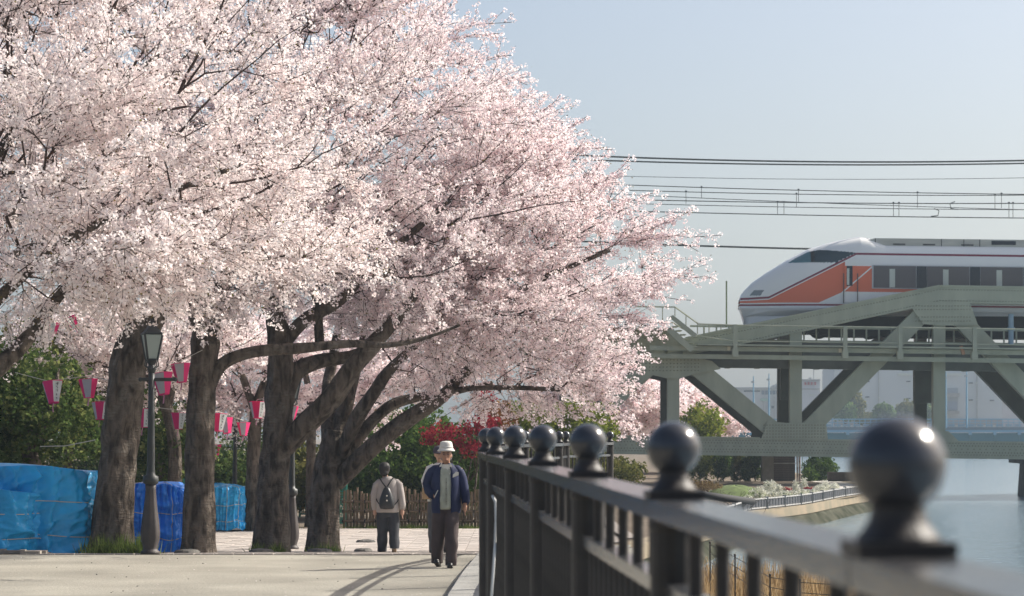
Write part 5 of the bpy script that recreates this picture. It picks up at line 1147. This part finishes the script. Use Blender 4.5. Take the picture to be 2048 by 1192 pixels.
def hand(mb, w_, f_, side, curl=.35):
    """palm at wrist w_, pointing along f_, five separate fingers"""
    w_, f_ = Vector(w_), Vector(f_).normalized(); s_ = Vector((0, -1, 0)); u = f_.cross(s_).normalized(); s_ = u.cross(f_)
    mb.tube([w_ - f_ * .02, w_ + f_ * .03, w_ + f_ * .085], [.024, .034, .034], 10)
    for k, (o_, l_) in enumerate(((-.027, .060), (-.009, .072), (.009, .068), (.026, .054))):
        b_ = w_ + f_ * .085 + s_ * o_; m_ = b_ + f_ * l_ * .5; e = m_ + (f_ * math.cos(curl) - u * side * math.sin(curl)) * l_ * .5; mb.tube([b_ - f_ * .02, m_, e], [.0105, .0095, .0075], 7); mb.ball(e, .0075, 7, 5)
    b_ = w_ + f_ * .03 - s_ * .03; e = b_ - s_ * .022 + f_ * .055; mb.tube([b_ + s_ * .015, b_ - s_ * .012 + f_ * .025, e], [.013, .0115, .009], 7); mb.ball(e, .009, 7, 5)
def head(mb, c, r=.088, face=-1):
    """skull with jaw, nose and ears; face = -1 looks towards -Y"""
    c = Vector(c); mb.ball(c + Vector((0, 0, .018)), r, 18, 14, sx=.92, sy=1.08, sz=1.12); mb.ball(c + Vector((0, face * .02, -.045)), r * .78, 16, 12, sx=.86, sy=.95, sz=1.0)
    mb.tube([c + Vector((0, face * .086, .012)), c + Vector((0, face * .108, -.022)), c + Vector((0, face * .088, -.03))], [.010, .015, .011], 8)
    for s_ in (-1, 1): mb.ball(c + Vector((s_ * r * .93, -face * .0, -.008)), .024, 8, 8, sx=.4, sy=.75, sz=1.25); mb.ball(c + Vector((s_ * .032, face * .072, .012)), .022, 8, 6)
    mb.ball(c + Vector((0, face * .085, -.058)), .017, 8, 6, sx=1.5, sz=.5)
SKIN = mat('tanned skin', (.38, .20, .125), .55, noise=.1, nscale=14); SKIN2 = mat('light skin', (.46, .27, .19), .55)
HAIR = mat('dark hair', (.02, .017, .016), .6, noise=.3, nscale=40)
def eyes(c, t, face=-1):
    c = Vector(c)
    for s_ in (-1, 1):
        q = MB(); q.ball(c + Vector((s_ * .031, face * .088, .014)), .0095, 8, 6, sx=1.3, sz=.7); part('eye', q, M['ink'], t)
        q = MB(); q.tube([c + Vector((s_ * .016, face * .094, .034)), c + Vector((s_ * .045, face * .084, .036))], .0045, 5); part('eyebrow', q, HAIR, t)
    q = MB(); q.tube([c + Vector((-.022, face * .1, -.06)), c + Vector((.022, face * .1, -.06))], .0035, 5); part('mouth', q, mat('lips', (.25, .10, .08), .6), t)
def P_at(px, py, d): v = P(px, py, d); return Vector((v.x, d, gz(v.x, d)))
def shell(rings, a0, a1, n_=26):
    """open tailored shell: rings (cx, cy, cz, rx, ry) between angles a0..a1, with thickness"""
    mb = MB(); V = []
    for th in (0, -.012):
        for cx, cy, cz, rx, ry in rings:
            for j in range(n_ + 1): a = a0 + (a1 - a0) * j / n_; V.append((cx + (rx + th) * math.cos(a), cy + (ry + th) * math.sin(a), cz))
    k = len(rings); m_ = n_ + 1; o = k * m_; fs = []
    for i in range(k - 1):
        for j in range(n_): fs += [(i * m_ + j, i * m_ + j + 1, (i + 1) * m_ + j + 1, (i + 1) * m_ + j), (o + i * m_ + j + 1, o + i * m_ + j, o + (i + 1) * m_ + j, o + (i + 1) * m_ + j + 1)]
        for j in (0, n_): fs.append((i * m_ + j, (i + 1) * m_ + j, o + (i + 1) * m_ + j, o + i * m_ + j))
    for i in (0, k - 1):
        for j in range(n_): fs.append((i * m_ + j, i * m_ + j + 1, o + i * m_ + j + 1, o + i * m_ + j))
    return mb.add(V, fs)
NAVY = mat('navy jacket cloth', (.020, .027, .068), .75, noise=.25, nscale=5, bump=.1, bscale=60, spec=.25)
VEST = mat('pale sage vest', (.40, .41, .33), .9, noise=.2, nscale=6); SHIRT = mat('cream shirt', (.66, .63, .55), .85)
TROU = mat('dark brown trousers', (.062, .045, .044), .85, noise=.25, nscale=5); SHOE = mat('black shoes', (.014, .012, .012), .4)
HAT = mat('off white cotton hat', (.60, .575, .53), .9, noise=.06, nscale=10)
def leg_rings(hx, fx, fy, lift, ytilt, r0=.108, r1=.082, r2=.075, hip=.86, ank=.07):
    rs = []
    for k in range(12):
        f_ = k / 11; z = hip + (ank + lift - hip) * f_; bend = math.sin(math.pi * f_)
        r = np.interp(f_, [0, .45, .6, 1], [r0, r1 * 1.08, r1, r2]); rs.append((hx + (fx - hx) * f_, ytilt * bend + fy * f_ ** 1.3, z, r * (1.0 + .0), r * 1.08))
    return rs
# --- the man in the hat, walking towards the camera
b0 = P_at(892, 1133, 32.1); man = thing('person', 'man in off white bucket hat and open navy jacket walking towards the camera', 'person', b0)
def W(x, y, z): return Vector((b0.x + x, b0.y + y, b0.z + z))
hc = W(.0, -.03, 1.475)
mb = MB(); head(mb, hc); mb.tube([W(0, .01, 1.30), W(0, -.005, 1.42)], [.062, .054], 12)
mb.loft([(b0.x, b0.y, b0.z + z, rx, ry) for z, rx, ry in ((.78, .13, .09), (.95, .14, .10), (1.2, .165, .11), (1.33, .10, .07))])
LA = [W(-.185, .01, 1.30), W(-.275, .04, 1.13), W(-.225, -.04, .985), W(-.165, -.085, .95)]; RA = [W(.19, .01, 1.30), W(.245, .02, 1.10), W(.285, -.02, .90), W(.28, -.05, .83)]
for A_ in (LA, RA): mb.tube(A_, [.05, .042, .035, .028], 10)
hand(mb, RA[-1], (-.03, -.25, -1), 1); hand(mb, LA[-1], (.5, -.15, -.9), -1, .6)
for rs in (leg_rings(-.085, -.115, .10, .03, -.04, .08, .055, .045), leg_rings(.085, .055, -.16, 0, -.03, .08, .055, .045)): mb.loft([(b0.x + a, b0.y + b_, b0.z + c_, d_, e) for a, b_, c_, d_, e in rs], 12)
me = remesh(mb, 'body', .0095, 4); me.transform(Matrix.Translation(-b0)); link('body', me, SKIN, man); eyes(hc, man)
q = MB(); q.ball(hc + Vector((0, .03, -.005)), .094, 16, 12, sx=.96, sy=.95, sz=.95); part('hair', q, mat('grey hair', (.22, .21, .2), .8), man, True)
# trousers
mb = MB()
for rs in (leg_rings(-.09, -.135, .10, .02, -.05, .112, .100, .088, .86, .03), leg_rings(.09, .075, -.16, 0.0, -.04, .112, .100, .082, .86, .03)): mb.loft([(b0.x + a, b0.y + b_, b0.z + c_, d_, e) for a, b_, c_, d_, e in rs], 16)
mb.loft([(b0.x, b0.y, b0.z + z, rx, ry) for z, rx, ry in ((.72, .15, .11), (.80, .185, .13), (.92, .172, .122), (.98, .16, .118))])
me = remesh(mb, 'trousers', .012, 5); me.transform(Matrix.Translation(-b0)); folds(me, .007, 9, 22, 3); link('trousers', me, TROU, man)
for (x, y, z, rt, up_) in ((-.125, .075, .02, -.15, .5), (.06, -.19, .0, .1, 0)):
    mb = MB(); mb.ball((0, -.055, .042), .05, 12, 8, sx=.95, sy=1.7, sz=.8); mb.ball((0, .05, .05), .045, 12, 8, sx=.9, sy=1.2, sz=1.0); mb.box((0, -.01, .012), (.082, .24, .022)); me = remesh(mb, 'shoe', .009, 3)
    o = link('shoe', me, SHOE, man, loc=(x, y, z)); o.rotation_euler = (up_ * -.5, 0, rt)
# vest, shirt collar, jacket
mb = MB(); mb.loft([(b0.x, b0.y - .01, b0.z + z, rx, ry) for z, rx, ry in ((.765, .172, .132), (.80, .178, .138), (.95, .178, .138), (1.15, .185, .135), (1.28, .17, .11), (1.335, .11, .085))], 28); me = mb.mesh('vest', b0, True); folds(me, .007, 12, 16, 4); link('vest', me, VEST, man)
for s_ in (-1, 1):
    q = MB(); q.add([W(s_ * .018, -.115, 1.24), W(s_ * .062, -.09, 1.385), W(s_ * .095, -.085, 1.335), W(s_ * .06, -.128, 1.225)], [(0, 1, 2, 3)]); q.add([v + Vector((0, .012, 0)) for v in map(Vector, q.v[:4])], [(3, 2, 1, 0)]); part('collar', q, SHIRT, man)
q = MB(); q.add([W(-.02, -.126, 1.235), W(-.05, -.10, 1.36), W(.05, -.10, 1.36), W(.02, -.126, 1.235), W(0, -.132, 1.17)], [(0, 4, 3, 2, 1)]); part('shirt_front', q, SHIRT, man)
for z in (1.12, 1.04, .96, .87): q = MB(); q.ball(W(.005, -.152, z), .007, 8, 6, sy=.5); part('button', q, M['stone'], man)
for s_ in (-1, 1):
    q = MB(); q.box(W(s_ * .062, -.146, .90), (.062, .012, .075), rz=s_ * .2); part('vest_pocket', q, VEST, man)
q = MB(); q.box(W(0.004, -.150, 1.0), (.006, .006, .36)); part('placket', q, M['stone'], man)
JR = [(b0.x, b0.y + .002, b0.z + z, rx, ry) for z, rx, ry in ((.715, .205, .165), (.74, .212, .172), (.80, .222, .176), (.92, .222, .172), (1.08, .225, .165), (1.2, .222, .155), (1.28, .205, .13), (1.33, .15, .105), (1.375, .085, .085))]
mb = shell(JR, -math.pi / 2 + .36, 3 * math.pi / 2 - .42, 34)
mb.tube([W(-.10, 0, 1.30), W(-.155, .0, 1.285), W(-.205, .005, 1.245), W(-.245, .02, 1.18), W(-.285, .045, 1.10), W(-.25, 0, 1.015), W(-.205, -.06, .965), W(-.175, -.09, .955)], [.055, .068, .078, .080, .077, .073, .068, .058], 16)
mb.tube([W(.10, 0, 1.30), W(.155, 0, 1.285), W(.197, .005, 1.24), W(.225, .015, 1.17), W(.255, .012, 1.06), W(.275, -.01, .96), W(.288, -.035, .875), W(.285, -.048, .84)], [.055, .068, .077, .079, .075, .07, .064, .052], 16)
me = mb.mesh('jacket', b0, True); folds(me, .005, 10, 20, 5); link('jacket', me, NAVY, man)
q = MB(); q.beam(W(-.165, -.172, .93), W(-.115, -.178, 1.02), .012, .01); part('pocket_trim', q, SHIRT, man)
q = MB(); q.add([W(.10, -.172, 1.185), W(.185, -.142, 1.215), W(.19, -.142, 1.255), W(.15, -.155, 1.262), W(.105, -.17, 1.225)], [(0, 1, 2, 3, 4)]); q.add([v - Vector((0, -.012, 0)) for v in map(Vector, q.v[:5])], [(4, 3, 2, 1, 0)]); part('pocket_cloth', q, SHIRT, man)
q = MB(); q.lathe([(.128, .0), (.132, .006), (.118, .022), (.098, .045), (.094, .085), (.086, .118), (.06, .132), (.01, .136)], hc + Vector((0, 0, .056)), 28, sx=1.0, sy=1.06); q.lathe([(.101, .044), (.101, .064), (.09, .064)], hc + Vector((0, 0, .056)), 28, sy=1.06); part('hat', q, HAT, man, True)
man.scale = (.90, .92, 1)
# --- companion half hidden behind him
b0 = P_at(881, 1112, 36.3); p2 = thing('person', 'person in dark cap and white jacket half hidden behind the man in the hat', 'person', b0); hc = W(-.01, -.02, 1.50)
mb = MB(); head(mb, hc); mb.tube([W(0, .01, 1.32), W(0, 0, 1.45)], [.06, .054], 12); mb.loft([(b0.x, b0.y, b0.z + z, rx, ry) for z, rx, ry in ((.8, .13, .09), (1.2, .165, .11), (1.34, .10, .07))])
LA = [W(-.18, .01, 1.30), W(-.225, .02, 1.10), W(-.19, -.06, .97), W(-.15, -.13, .94)]; RA = [W(.19, .01, 1.30), W(.23, .02, 1.08), W(.23, -.04, .86)]
mb.tube(LA, [.05, .042, .035, .028], 10); mb.tube(RA, [.05, .042, .03], 10); hand(mb, LA[-1], (.4, -.6, -.5), -1, .7); hand(mb, RA[-1], (0, -.2, -1), 1)
for rs in (leg_rings(-.085, -.09, -.1, 0, -.03, .08, .055, .045), leg_rings(.085, .08, .12, .03, -.03, .08, .055, .045)): mb.loft([(b0.x + a, b0.y + b_, b0.z + c_, d_, e) for a, b_, c_, d_, e in rs], 12)
me = remesh(mb, 'body', .0105, 4); me.transform(Matrix.Translation(-b0)); link('body', me, SKIN2, p2); eyes(hc, p2)
mb = MB()
for rs in (leg_rings(-.088, -.09, -.1, .0, -.03, .105, .095, .082, .86, .03), leg_rings(.088, .08, .12, .03, -.03, .105, .095, .082, .86, .03)): mb.loft([(b0.x + a, b0.y + b_, b0.z + c_, d_, e) for a, b_, c_, d_, e in rs], 14)
mb.loft([(b0.x, b0.y, b0.z + z, rx, ry) for z, rx, ry in ((.7, .15, .11), (.8, .175, .12), (.95, .16, .115))]); me = remesh(mb, 'trousers', .013, 5); me.transform(Matrix.Translation(-b0)); folds(me, .006, 9, 20, 6); link('trousers', me, mat('grey trousers', (.09, .09, .095), .85, noise=.2), p2)
mb = MB(); mb.loft([(b0.x, b0.y, b0.z + z, rx, ry) for z, rx, ry in ((.80, .195, .145), (.95, .19, .14), (1.2, .20, .135), (1.32, .15, .1), (1.37, .07, .07))], 24); mb.tube([W(-.1, 0, 1.31), W(-.155, .005, 1.285)] + LA[1:], [.055, .07, .073, .066, .05], 14); mb.tube([W(.1, 0, 1.31), W(.16, .005, 1.285)] + RA[1:], [.055, .07, .07, .055], 14); me = mb.mesh('jacket', b0, True); folds(me, .004, 10, 18, 7); link('jacket', me, mat('white jacket', (.66, .64, .60), .85), p2)
q = MB(); q.lathe([(.100, -.02), (.104, .0), (.102, .04), (.08, .085), (.01, .105)], hc + Vector((0, 0, .03)), 22, sy=1.05); q.ball(hc + Vector((0, -.11, .025)), .07, 12, 6, sx=1.1, sy=1., sz=.16); part('cap', q, mat('dark purple cap', (.06, .05, .075), .85), p2, True)
for k in (-1, 1):
    q = MB(); q.ball((0, -.05, .04), .05, 10, 8, sy=1.7, sz=.8); q.box((0, -.01, .012), (.08, .24, .022)); me = q.mesh('shoe', smooth=False); o = link('shoe', me, SHOE, p2, loc=(.085 * k, -.1 if k < 0 else .12, .0 if k < 0 else .03))
tb = thing('bag', 'tan shoulder bag held by the half hidden person behind the man', 'bag', W(-.17, -.17, .84)); q = MB(); q.box(W(-.165, -.17, .92), (.20, .08, .17), rz=.15); q.box(W(-.165, -.215, .955), (.202, .012, .10), rz=.15); part('pouch', q, mat('tan leather', (.42, .27, .14), .6, noise=.2), tb)
q = MB(); q.box(W(-.165, -.224, .915), (.025, .01, .13), rz=.15); part('strap', q, mat('brown strap', (.2, .11, .05), .6), tb)
# --- woman walking away with a small backpack
b0 = P_at(775, 1104, 40.3); wm = thing('person', 'woman with short dark hair in a beige jacket walking away with a black drawstring backpack', 'person', b0); hc = W(-.055, -.01, 1.385)
mb = MB(); head(mb, hc, .084, face=1); mb.tube([W(-.03, 0, 1.2), W(-.05, 0, 1.33)], [.052, .046], 12); mb.loft([(b0.x, b0.y, b0.z + z, rx, ry) for z, rx, ry in ((.7, .12, .09), (.9, .13, .09), (1.12, .15, .1), (1.24, .09, .06))])
LA = [W(-.165, 0, 1.18), W(-.215, .0, .98), W(-.225, .03, .80), W(-.215, .05, .72)]; RA = [W(.165, 0, 1.18), W(.215, -.02, .98), W(.245, -.03, .80), W(.245, -.04, .72)]
for A_, s_ in ((LA, -1), (RA, 1)): mb.tube(A_, [.045, .038, .03, .024], 10); hand(mb, A_[-1], (0, 0.1, -1), s_)
for rs in (leg_rings(-.08, -.075, .02, 0, .02, .075, .05, .04, .75), leg_rings(.08, .10, -.10, .05, .02, .075, .05, .04, .75)): mb.loft([(b0.x + a, b0.y + b_, b0.z + c_, d_, e) for a, b_, c_, d_, e in rs], 12)
me = remesh(mb, 'body', .0105, 4); me.transform(Matrix.Translation(-b0)); link('body', me, SKIN2, wm)
q = MB(); q.ball(hc + Vector((0, -.012, .022)), .099, 20, 16, sx=.98, sy=1.0, sz=1.08); q.ball(hc + Vector((0, -.035, -.045)), .075, 16, 12, sx=1.0, sz=.95); me = remesh(q, 'hair', .012, 3); me.transform(Matrix.Translation(-b0)); folds(me, .003, 40, 30, 8); link('hair', me, HAIR, wm)
mb = MB()
for rs in (leg_rings(-.085, -.09, .02, .0, .02, .100, .090, .080, .75, .02), leg_rings(.085, .125, -.10, .06, .02, .100, .090, .082, .75, .02)): mb.loft([(b0.x + a, b0.y + b_, b0.z + c_, d_, e) for a, b_, c_, d_, e in rs], 14)
mb.loft([(b0.x, b0.y, b0.z + z, rx, ry) for z, rx, ry in ((.6, .14, .11), (.7, .165, .125), (.85, .155, .11))]); me = remesh(mb, 'trousers', .013, 5); me.transform(Matrix.Translation(-b0)); folds(me, .006, 9, 20, 9); link('trousers', me, mat('charcoal trousers', (.03, .033, .04), .85, noise=.25), wm)
mb = MB(); mb.loft([(b0.x, b0.y, b0.z + z, rx, ry) for z, rx, ry in ((.675, .185, .14), (.69, .192, .146), (.8, .19, .14), (.95, .182, .13), (1.1, .195, .125), (1.19, .175, .105), (1.235, .11, .085), (1.27, .06, .06))], 26); mb.tube([W(-.09, 0, 1.185), W(-.14, 0, 1.17), W(-.18, 0, 1.13)] + LA[1:], [.05, .062, .070, .064, .056, .046], 14); mb.tube([W(.09, 0, 1.185), W(.14, 0, 1.17), W(.18, -.005, 1.13)] + RA[1:], [.05, .062, .07, .064, .056, .046], 14)
me = mb.mesh('jacket', b0, True); folds(me, .004, 10, 18, 10); link('jacket', me, mat('beige grey jacket', (.36, .325, .30), .85, noise=.08), wm)
for (x, y, z, up_) in ((-.085, .05, .0, 0), (.115, -.10, .055, -.9)):
    q = MB(); q.ball((0, .045, .04), .045, 10, 8, sy=1.7, sz=.8); q.ball((0, -.05, .045), .04, 10, 8, sy=1.1); q.box((0, .0, .010), (.075, .22, .02)); me = remesh(q, 'shoe', .01, 3); o = link('shoe', me, mat('tan shoes', (.26, .19, .13), .6), wm, loc=(x, y, z)); o.rotation_euler = (up_, 0, 0)
bpk = thing('backpack', 'black drawstring backpack worn by the woman walking away', 'backpack', W(.0, -.17, .74)); mb = MB()
mb.loft([(b0.x + .0 - .012 * (z - .74) / .36, b0.y - .165, b0.z + z, rx, ry) for z, rx, ry in ((.735, .09, .05), (.745, .115, .07), (.80, .13, .088), (.90, .118, .085), (1.0, .085, .065), (1.07, .05, .042), (1.10, .02, .02))], 22); me = mb.mesh('sack', origin(bpk), True); folds(me, .004, 30, 14, 11); link('sack', me, mat('black nylon', (.017, .019, .022), .45, spec=.5), bpk)
for s_ in (-1, 1): q = MB(); q.tube([W(-.01, -.155, 1.085), W(s_ * .06 - .02, -.142, 1.17), W(s_ * .11 - .02, -.09, 1.245), W(s_ * .125 - .02, .0, 1.24)], .011, 6); part('strap', q, M['under'], bpk); q = MB(); q.tube([W(s_ * .11, -.135, .79), W(s_ * .17, -.09, .86), W(s_ * .2, 0, .93)], .008, 6); part('strap', q, M['under'], bpk)
for z, m_ in ((.955, M['cord']), (.875, M['cord'])): q = MB(); q.ball(W(-.002, -.252 + (.955 - z) * -.02, z), .014, 10, 8, sy=.6); part('toggle', q, m_, bpk)

# ------------------------------------------------------------------ far bridge, far shore
fb = thing('road_bridge', 'low teal girder road bridge with a pale blue railing far upstream', 'bridge', P(1850, 880, 300)); D = 300.
TEAL = mat('teal bridge paint', (.018, .135, .165), .6, noise=.1, nscale=.3); TEALP = mat('pale blue railing paint', (.17, .33, .43), .6)
def fbox(name, x0, x1, y0, y1, d, dep, m_, par=None, **k):
    q = MB(); q.pxprism([(x0, y0), (x1, y0), (x1, y1), (x0, y1)], d, dep); return part(name, q, m_, par or fb, **k)
fbox('girder', 1455, 2700, 866, 886, D, 8, TEAL); fbox('deck_edge', 1450, 2700, 860, 864.5, D - .5, 9, TEALP); fbox('deck', 1450, 2700, 854, 860, D - .2, 8.6, mat('grey deck', (.16, .2, .22), .8))
fbox('girder_flange', 1455, 2700, 885, 887.5, D - .3, 8.6, TEAL)
for x in range(1500, 2700, 49):
    fbox('bracket', x - 3, x + 3, 864.5, 870, D - .5, .4, TEALP); fbox('stiffener', x - 1, x + .4, 870, 885, D - .15, .15, mat('teal stiffener', (.045, .17, .19), .6))
fbox('railing', 1450, 2700, 837.5, 839.5, D, .12, TEALP); fbox('railing', 1450, 2700, 844, 845.5, D, .12, TEALP)
for x in range(1455, 2100, 11): fbox('railing_post', x, x + 1.3, 838, 855, D + .02, .1, TEALP)
for x in range(1460, 2100, 19): fbox('railing_panel', x, x + 13, 848, 853, D + .3, .05, mat('frosted panel', (.24, .33, .40), .5))
for x in (1480, 1700, 1960, 2200): fbox('bridge_leg', x - 12, x + 12, 887, 914, D + 1, 6, M['concrete'])
for x, y0, y1, lb_ in ((1507, 752, 856, 'shorter pale blue lamp mast on the far road bridge'), (1538, 747, 856, 'taller pale blue lamp mast right of the shorter one'), (1892, 744, 856, 'pale blue lamp mast beside the right truss vertical'), (1933.5, 740, 856, 'pale blue lamp mast in the open right truss bay')):
    q = MB(); d = D - .3; q.tube([P(x, y1, d), P(x, (y0 + y1) / 2, d), P(x, y0, d)], [.13, .11, .06], 10); t = thing('lamp_mast', lb_, 'lamp mast', P(x, y1, d), 'lamp masts on the far road bridge'); part('pole', q, TEALP, t); q = MB(); q.box(P(x - 2, y0 + 12, d), (.35, .25, .2)); part('lamp_head', q, M['rail_pale'], t)
def bld(name, lb_, x0, x1, y0, d, dep, col, y1=880):
    t = thing(name, lb_, 'building', P((x0 + x1) / 2, y1, d)); q = MB(); q.pxprism([(x0, y0), (x1, y0), (x1, y1), (x0, y1)], d, dep); part('wall', q, mat(name + ' wall', col, .8, noise=.05, nscale=.05), t); return t
t = bld('low_factory', 'long low pale grey factory building on the far shore at the left', 1440, 1600, 776, 520, 40, (.46, .47, .46))
fbox('roof_band', 1436, 1603, 774.5, 778, 519.5, 41, M['rail_pale'], t); fbox('window_strip', 1488, 1520, 781, 783.5, 519.8, .5, M['windark'], t)
for x in (1523, 1530, 1537.5, 1545, 1553, 1561): fbox('window', x, x + 6, 781, 789, 519.8, .5, mat('far window', (.10, .13, .17), .3), t)
for x in range(1527, 1600, 7): fbox('wall_rib', x, x + .8, 793, 850, 519.7, .4, M['rail_pale'], t)
fbox('green_sign', 1521, 1536, 797, 802, 519.6, .3, mat('faded green sign', (.26, .40, .32), .7), t); fbox('opening', 1543, 1548, 812, 817, 519.7, .4, M['windark'], t)
fbox('roof_unit', 1548, 1553, 770, 776, 522, 6, M['rail_pale'], t); fbox('roof_unit', 1555, 1561, 767, 776, 522, 6, M['rail_pale'], t)
t = bld('sign_tower', 'pale tower block with a small red sign and a roof antenna on the far shore', 1595, 1640, 760, 460, 8, (.50, .51, .52))
for x in (1608.5, 1615, 1621.5, 1628):                              # four red characters, too far away to read
    for (a, c_, e, f_) in ((0, 0, 4.6, .9), (1.9, 0, .9, 5), (0, 2.2, 4.6, .8), (.2, 4.3, 4.2, .8)): fbox('sign_stroke', x + a, x + a + e, 764.5 + c_, 764.5 + c_ + f_, 459.6, .3, mat('red sign', (.55, .05, .06), .6), t)
fbox('parapet', 1594, 1641, 758.5, 761, 459.6, 8.6, M['rail_pale'], t); fbox('lower_band', 1596, 1639, 777, 779, 459.7, .4, M['rail_pale'], t); fbox('antenna', 1627, 1628.2, 736, 760, 464, .5, M['rail_pale'], t); fbox('roof_unit', 1620, 1623, 755, 760, 463, 2, M['rail_pale'], t)
for x in (1620, 1625): fbox('window', x, x + 3, 788, 791.5, 459.7, .4, M['curtain'], t)
t = bld('grey_warehouse', 'huge plain grey warehouse filling the far shore behind the right truss bays', 1668, 2004, 735, 480, 18, (.47, .50, .50))
for x in (1757, 1954): fbox('drain_pipe', x, x + .9, 740, 850, 479.6, .3, M['concrete'], t)
for x, y in ((1731, 793), (1813, 762), (1813, 796), (1731, 762), (1938, 765), (1980, 800), (1938, 799), (1980, 765)): fbox('vent', x, x + 8, y, y + 2, 479.6, .3, M['windark'], t)
for x, y in ((1759, 761), (1759, 795), (1953, 766), (1953, 799)): fbox('wall_lamp', x - 1.3, x + 1.3, y - 1.3, y + 1.3, 479.5, .4, M['curtain'], t)
fbox('loading_bay', 1893, 1916, 776, 821, 479.6, .4, mat('shadow grey bay', (.25, .28, .31), .8), t); fbox('bay_ledge', 1890, 1919, 786, 794, 478.5, 1.4, M['concrete'], t); fbox('bay_shutter', 1895, 1914, 803, 819, 479.3, .3, mat('bay shutter', (.2, .24, .3), .7), t); fbox('bay_ledge', 1890, 1919, 822, 828, 478.5, 1.4, M['concrete'], t)
fbox('roof_sign', 1796, 1824, 746, 751, 479.4, .4, M['curtain'], t); fbox('roof_sign', 1890, 1923, 746, 751, 479.4, .4, M['curtain'], t); fbox('base_band', 1668, 2004, 838, 850, 479.5, .4, mat('dull base', (.26, .24, .22), .8), t)
t = bld('white_roofed_building', 'pale building with a white upper part at the far right under the bridge', 2004, 2400, 800, 500, 40, (.34, .34, .38)); fbox('upper_storey', 2012, 2080, 764, 795, 499, 30, mat('white storey', (.7, .68, .66), .8), t); fbox('window', 2022, 2030, 776, 784, 498.7, .3, mat('mauve window', (.3, .26, .33), .5), t); fbox('roof_edge', 2004, 2400, 798, 802, 499, 41, M['rail_pale'], t)
for k, (x, y, rx, ry, lb_) in enumerate(((1688, 822, 22, 18, 'hazy far tree at the left foot of the grey warehouse'), (1712, 812, 16, 26, 'tallest hazy far tree in front of the grey warehouse'), (1768, 828, 20, 18, 'rounded hazy far tree left of the right truss vertical'), (1818, 824, 26, 22, 'broad hazy far tree behind the right truss vertical'), (1858, 822, 22, 22, 'yellowish hazy far tree seen through the narrow gap'), (1740, 838, 30, 10, 'low hazy far bush row beside the road bridge'))):
    d = 400 + 4 * k; v = P(x, y, d); foliage('far_tree', lb_, 'tree', (v.x, d, .1), [E(x, y, d, rx, ry, rx * d / F)], 420, .42, M['leaf_olive'] if k % 2 else M['leaf_hedge'], crad=.5, tint=.5, stem_r=.12, group='trees on the far shore', seed=100 + k)

# ------------------------------------------------------------------ haze
HAZE = .00042
if HAZE:
    mb = MB(); mb.box((100, 600, 39), (1100, 1300, 85)); o = link('haze', mb.mesh('haze'), None, kind='stuff')
    m = bpy.data.materials.new('haze air'); m.use_nodes = True; n = m.node_tree
    for x in list(n.nodes): n.nodes.remove(x)
    out = n.nodes.new('ShaderNodeOutputMaterial'); v = n.nodes.new('ShaderNodeVolumePrincipled'); v.inputs['Color'].default_value = (.70, .86, 1, 1); v.inputs['Density'].default_value = HAZE; v.inputs['Anisotropy'].default_value = .25
    n.links.new(v.outputs[0], out.inputs['Volume']); o.data.materials.append(m)
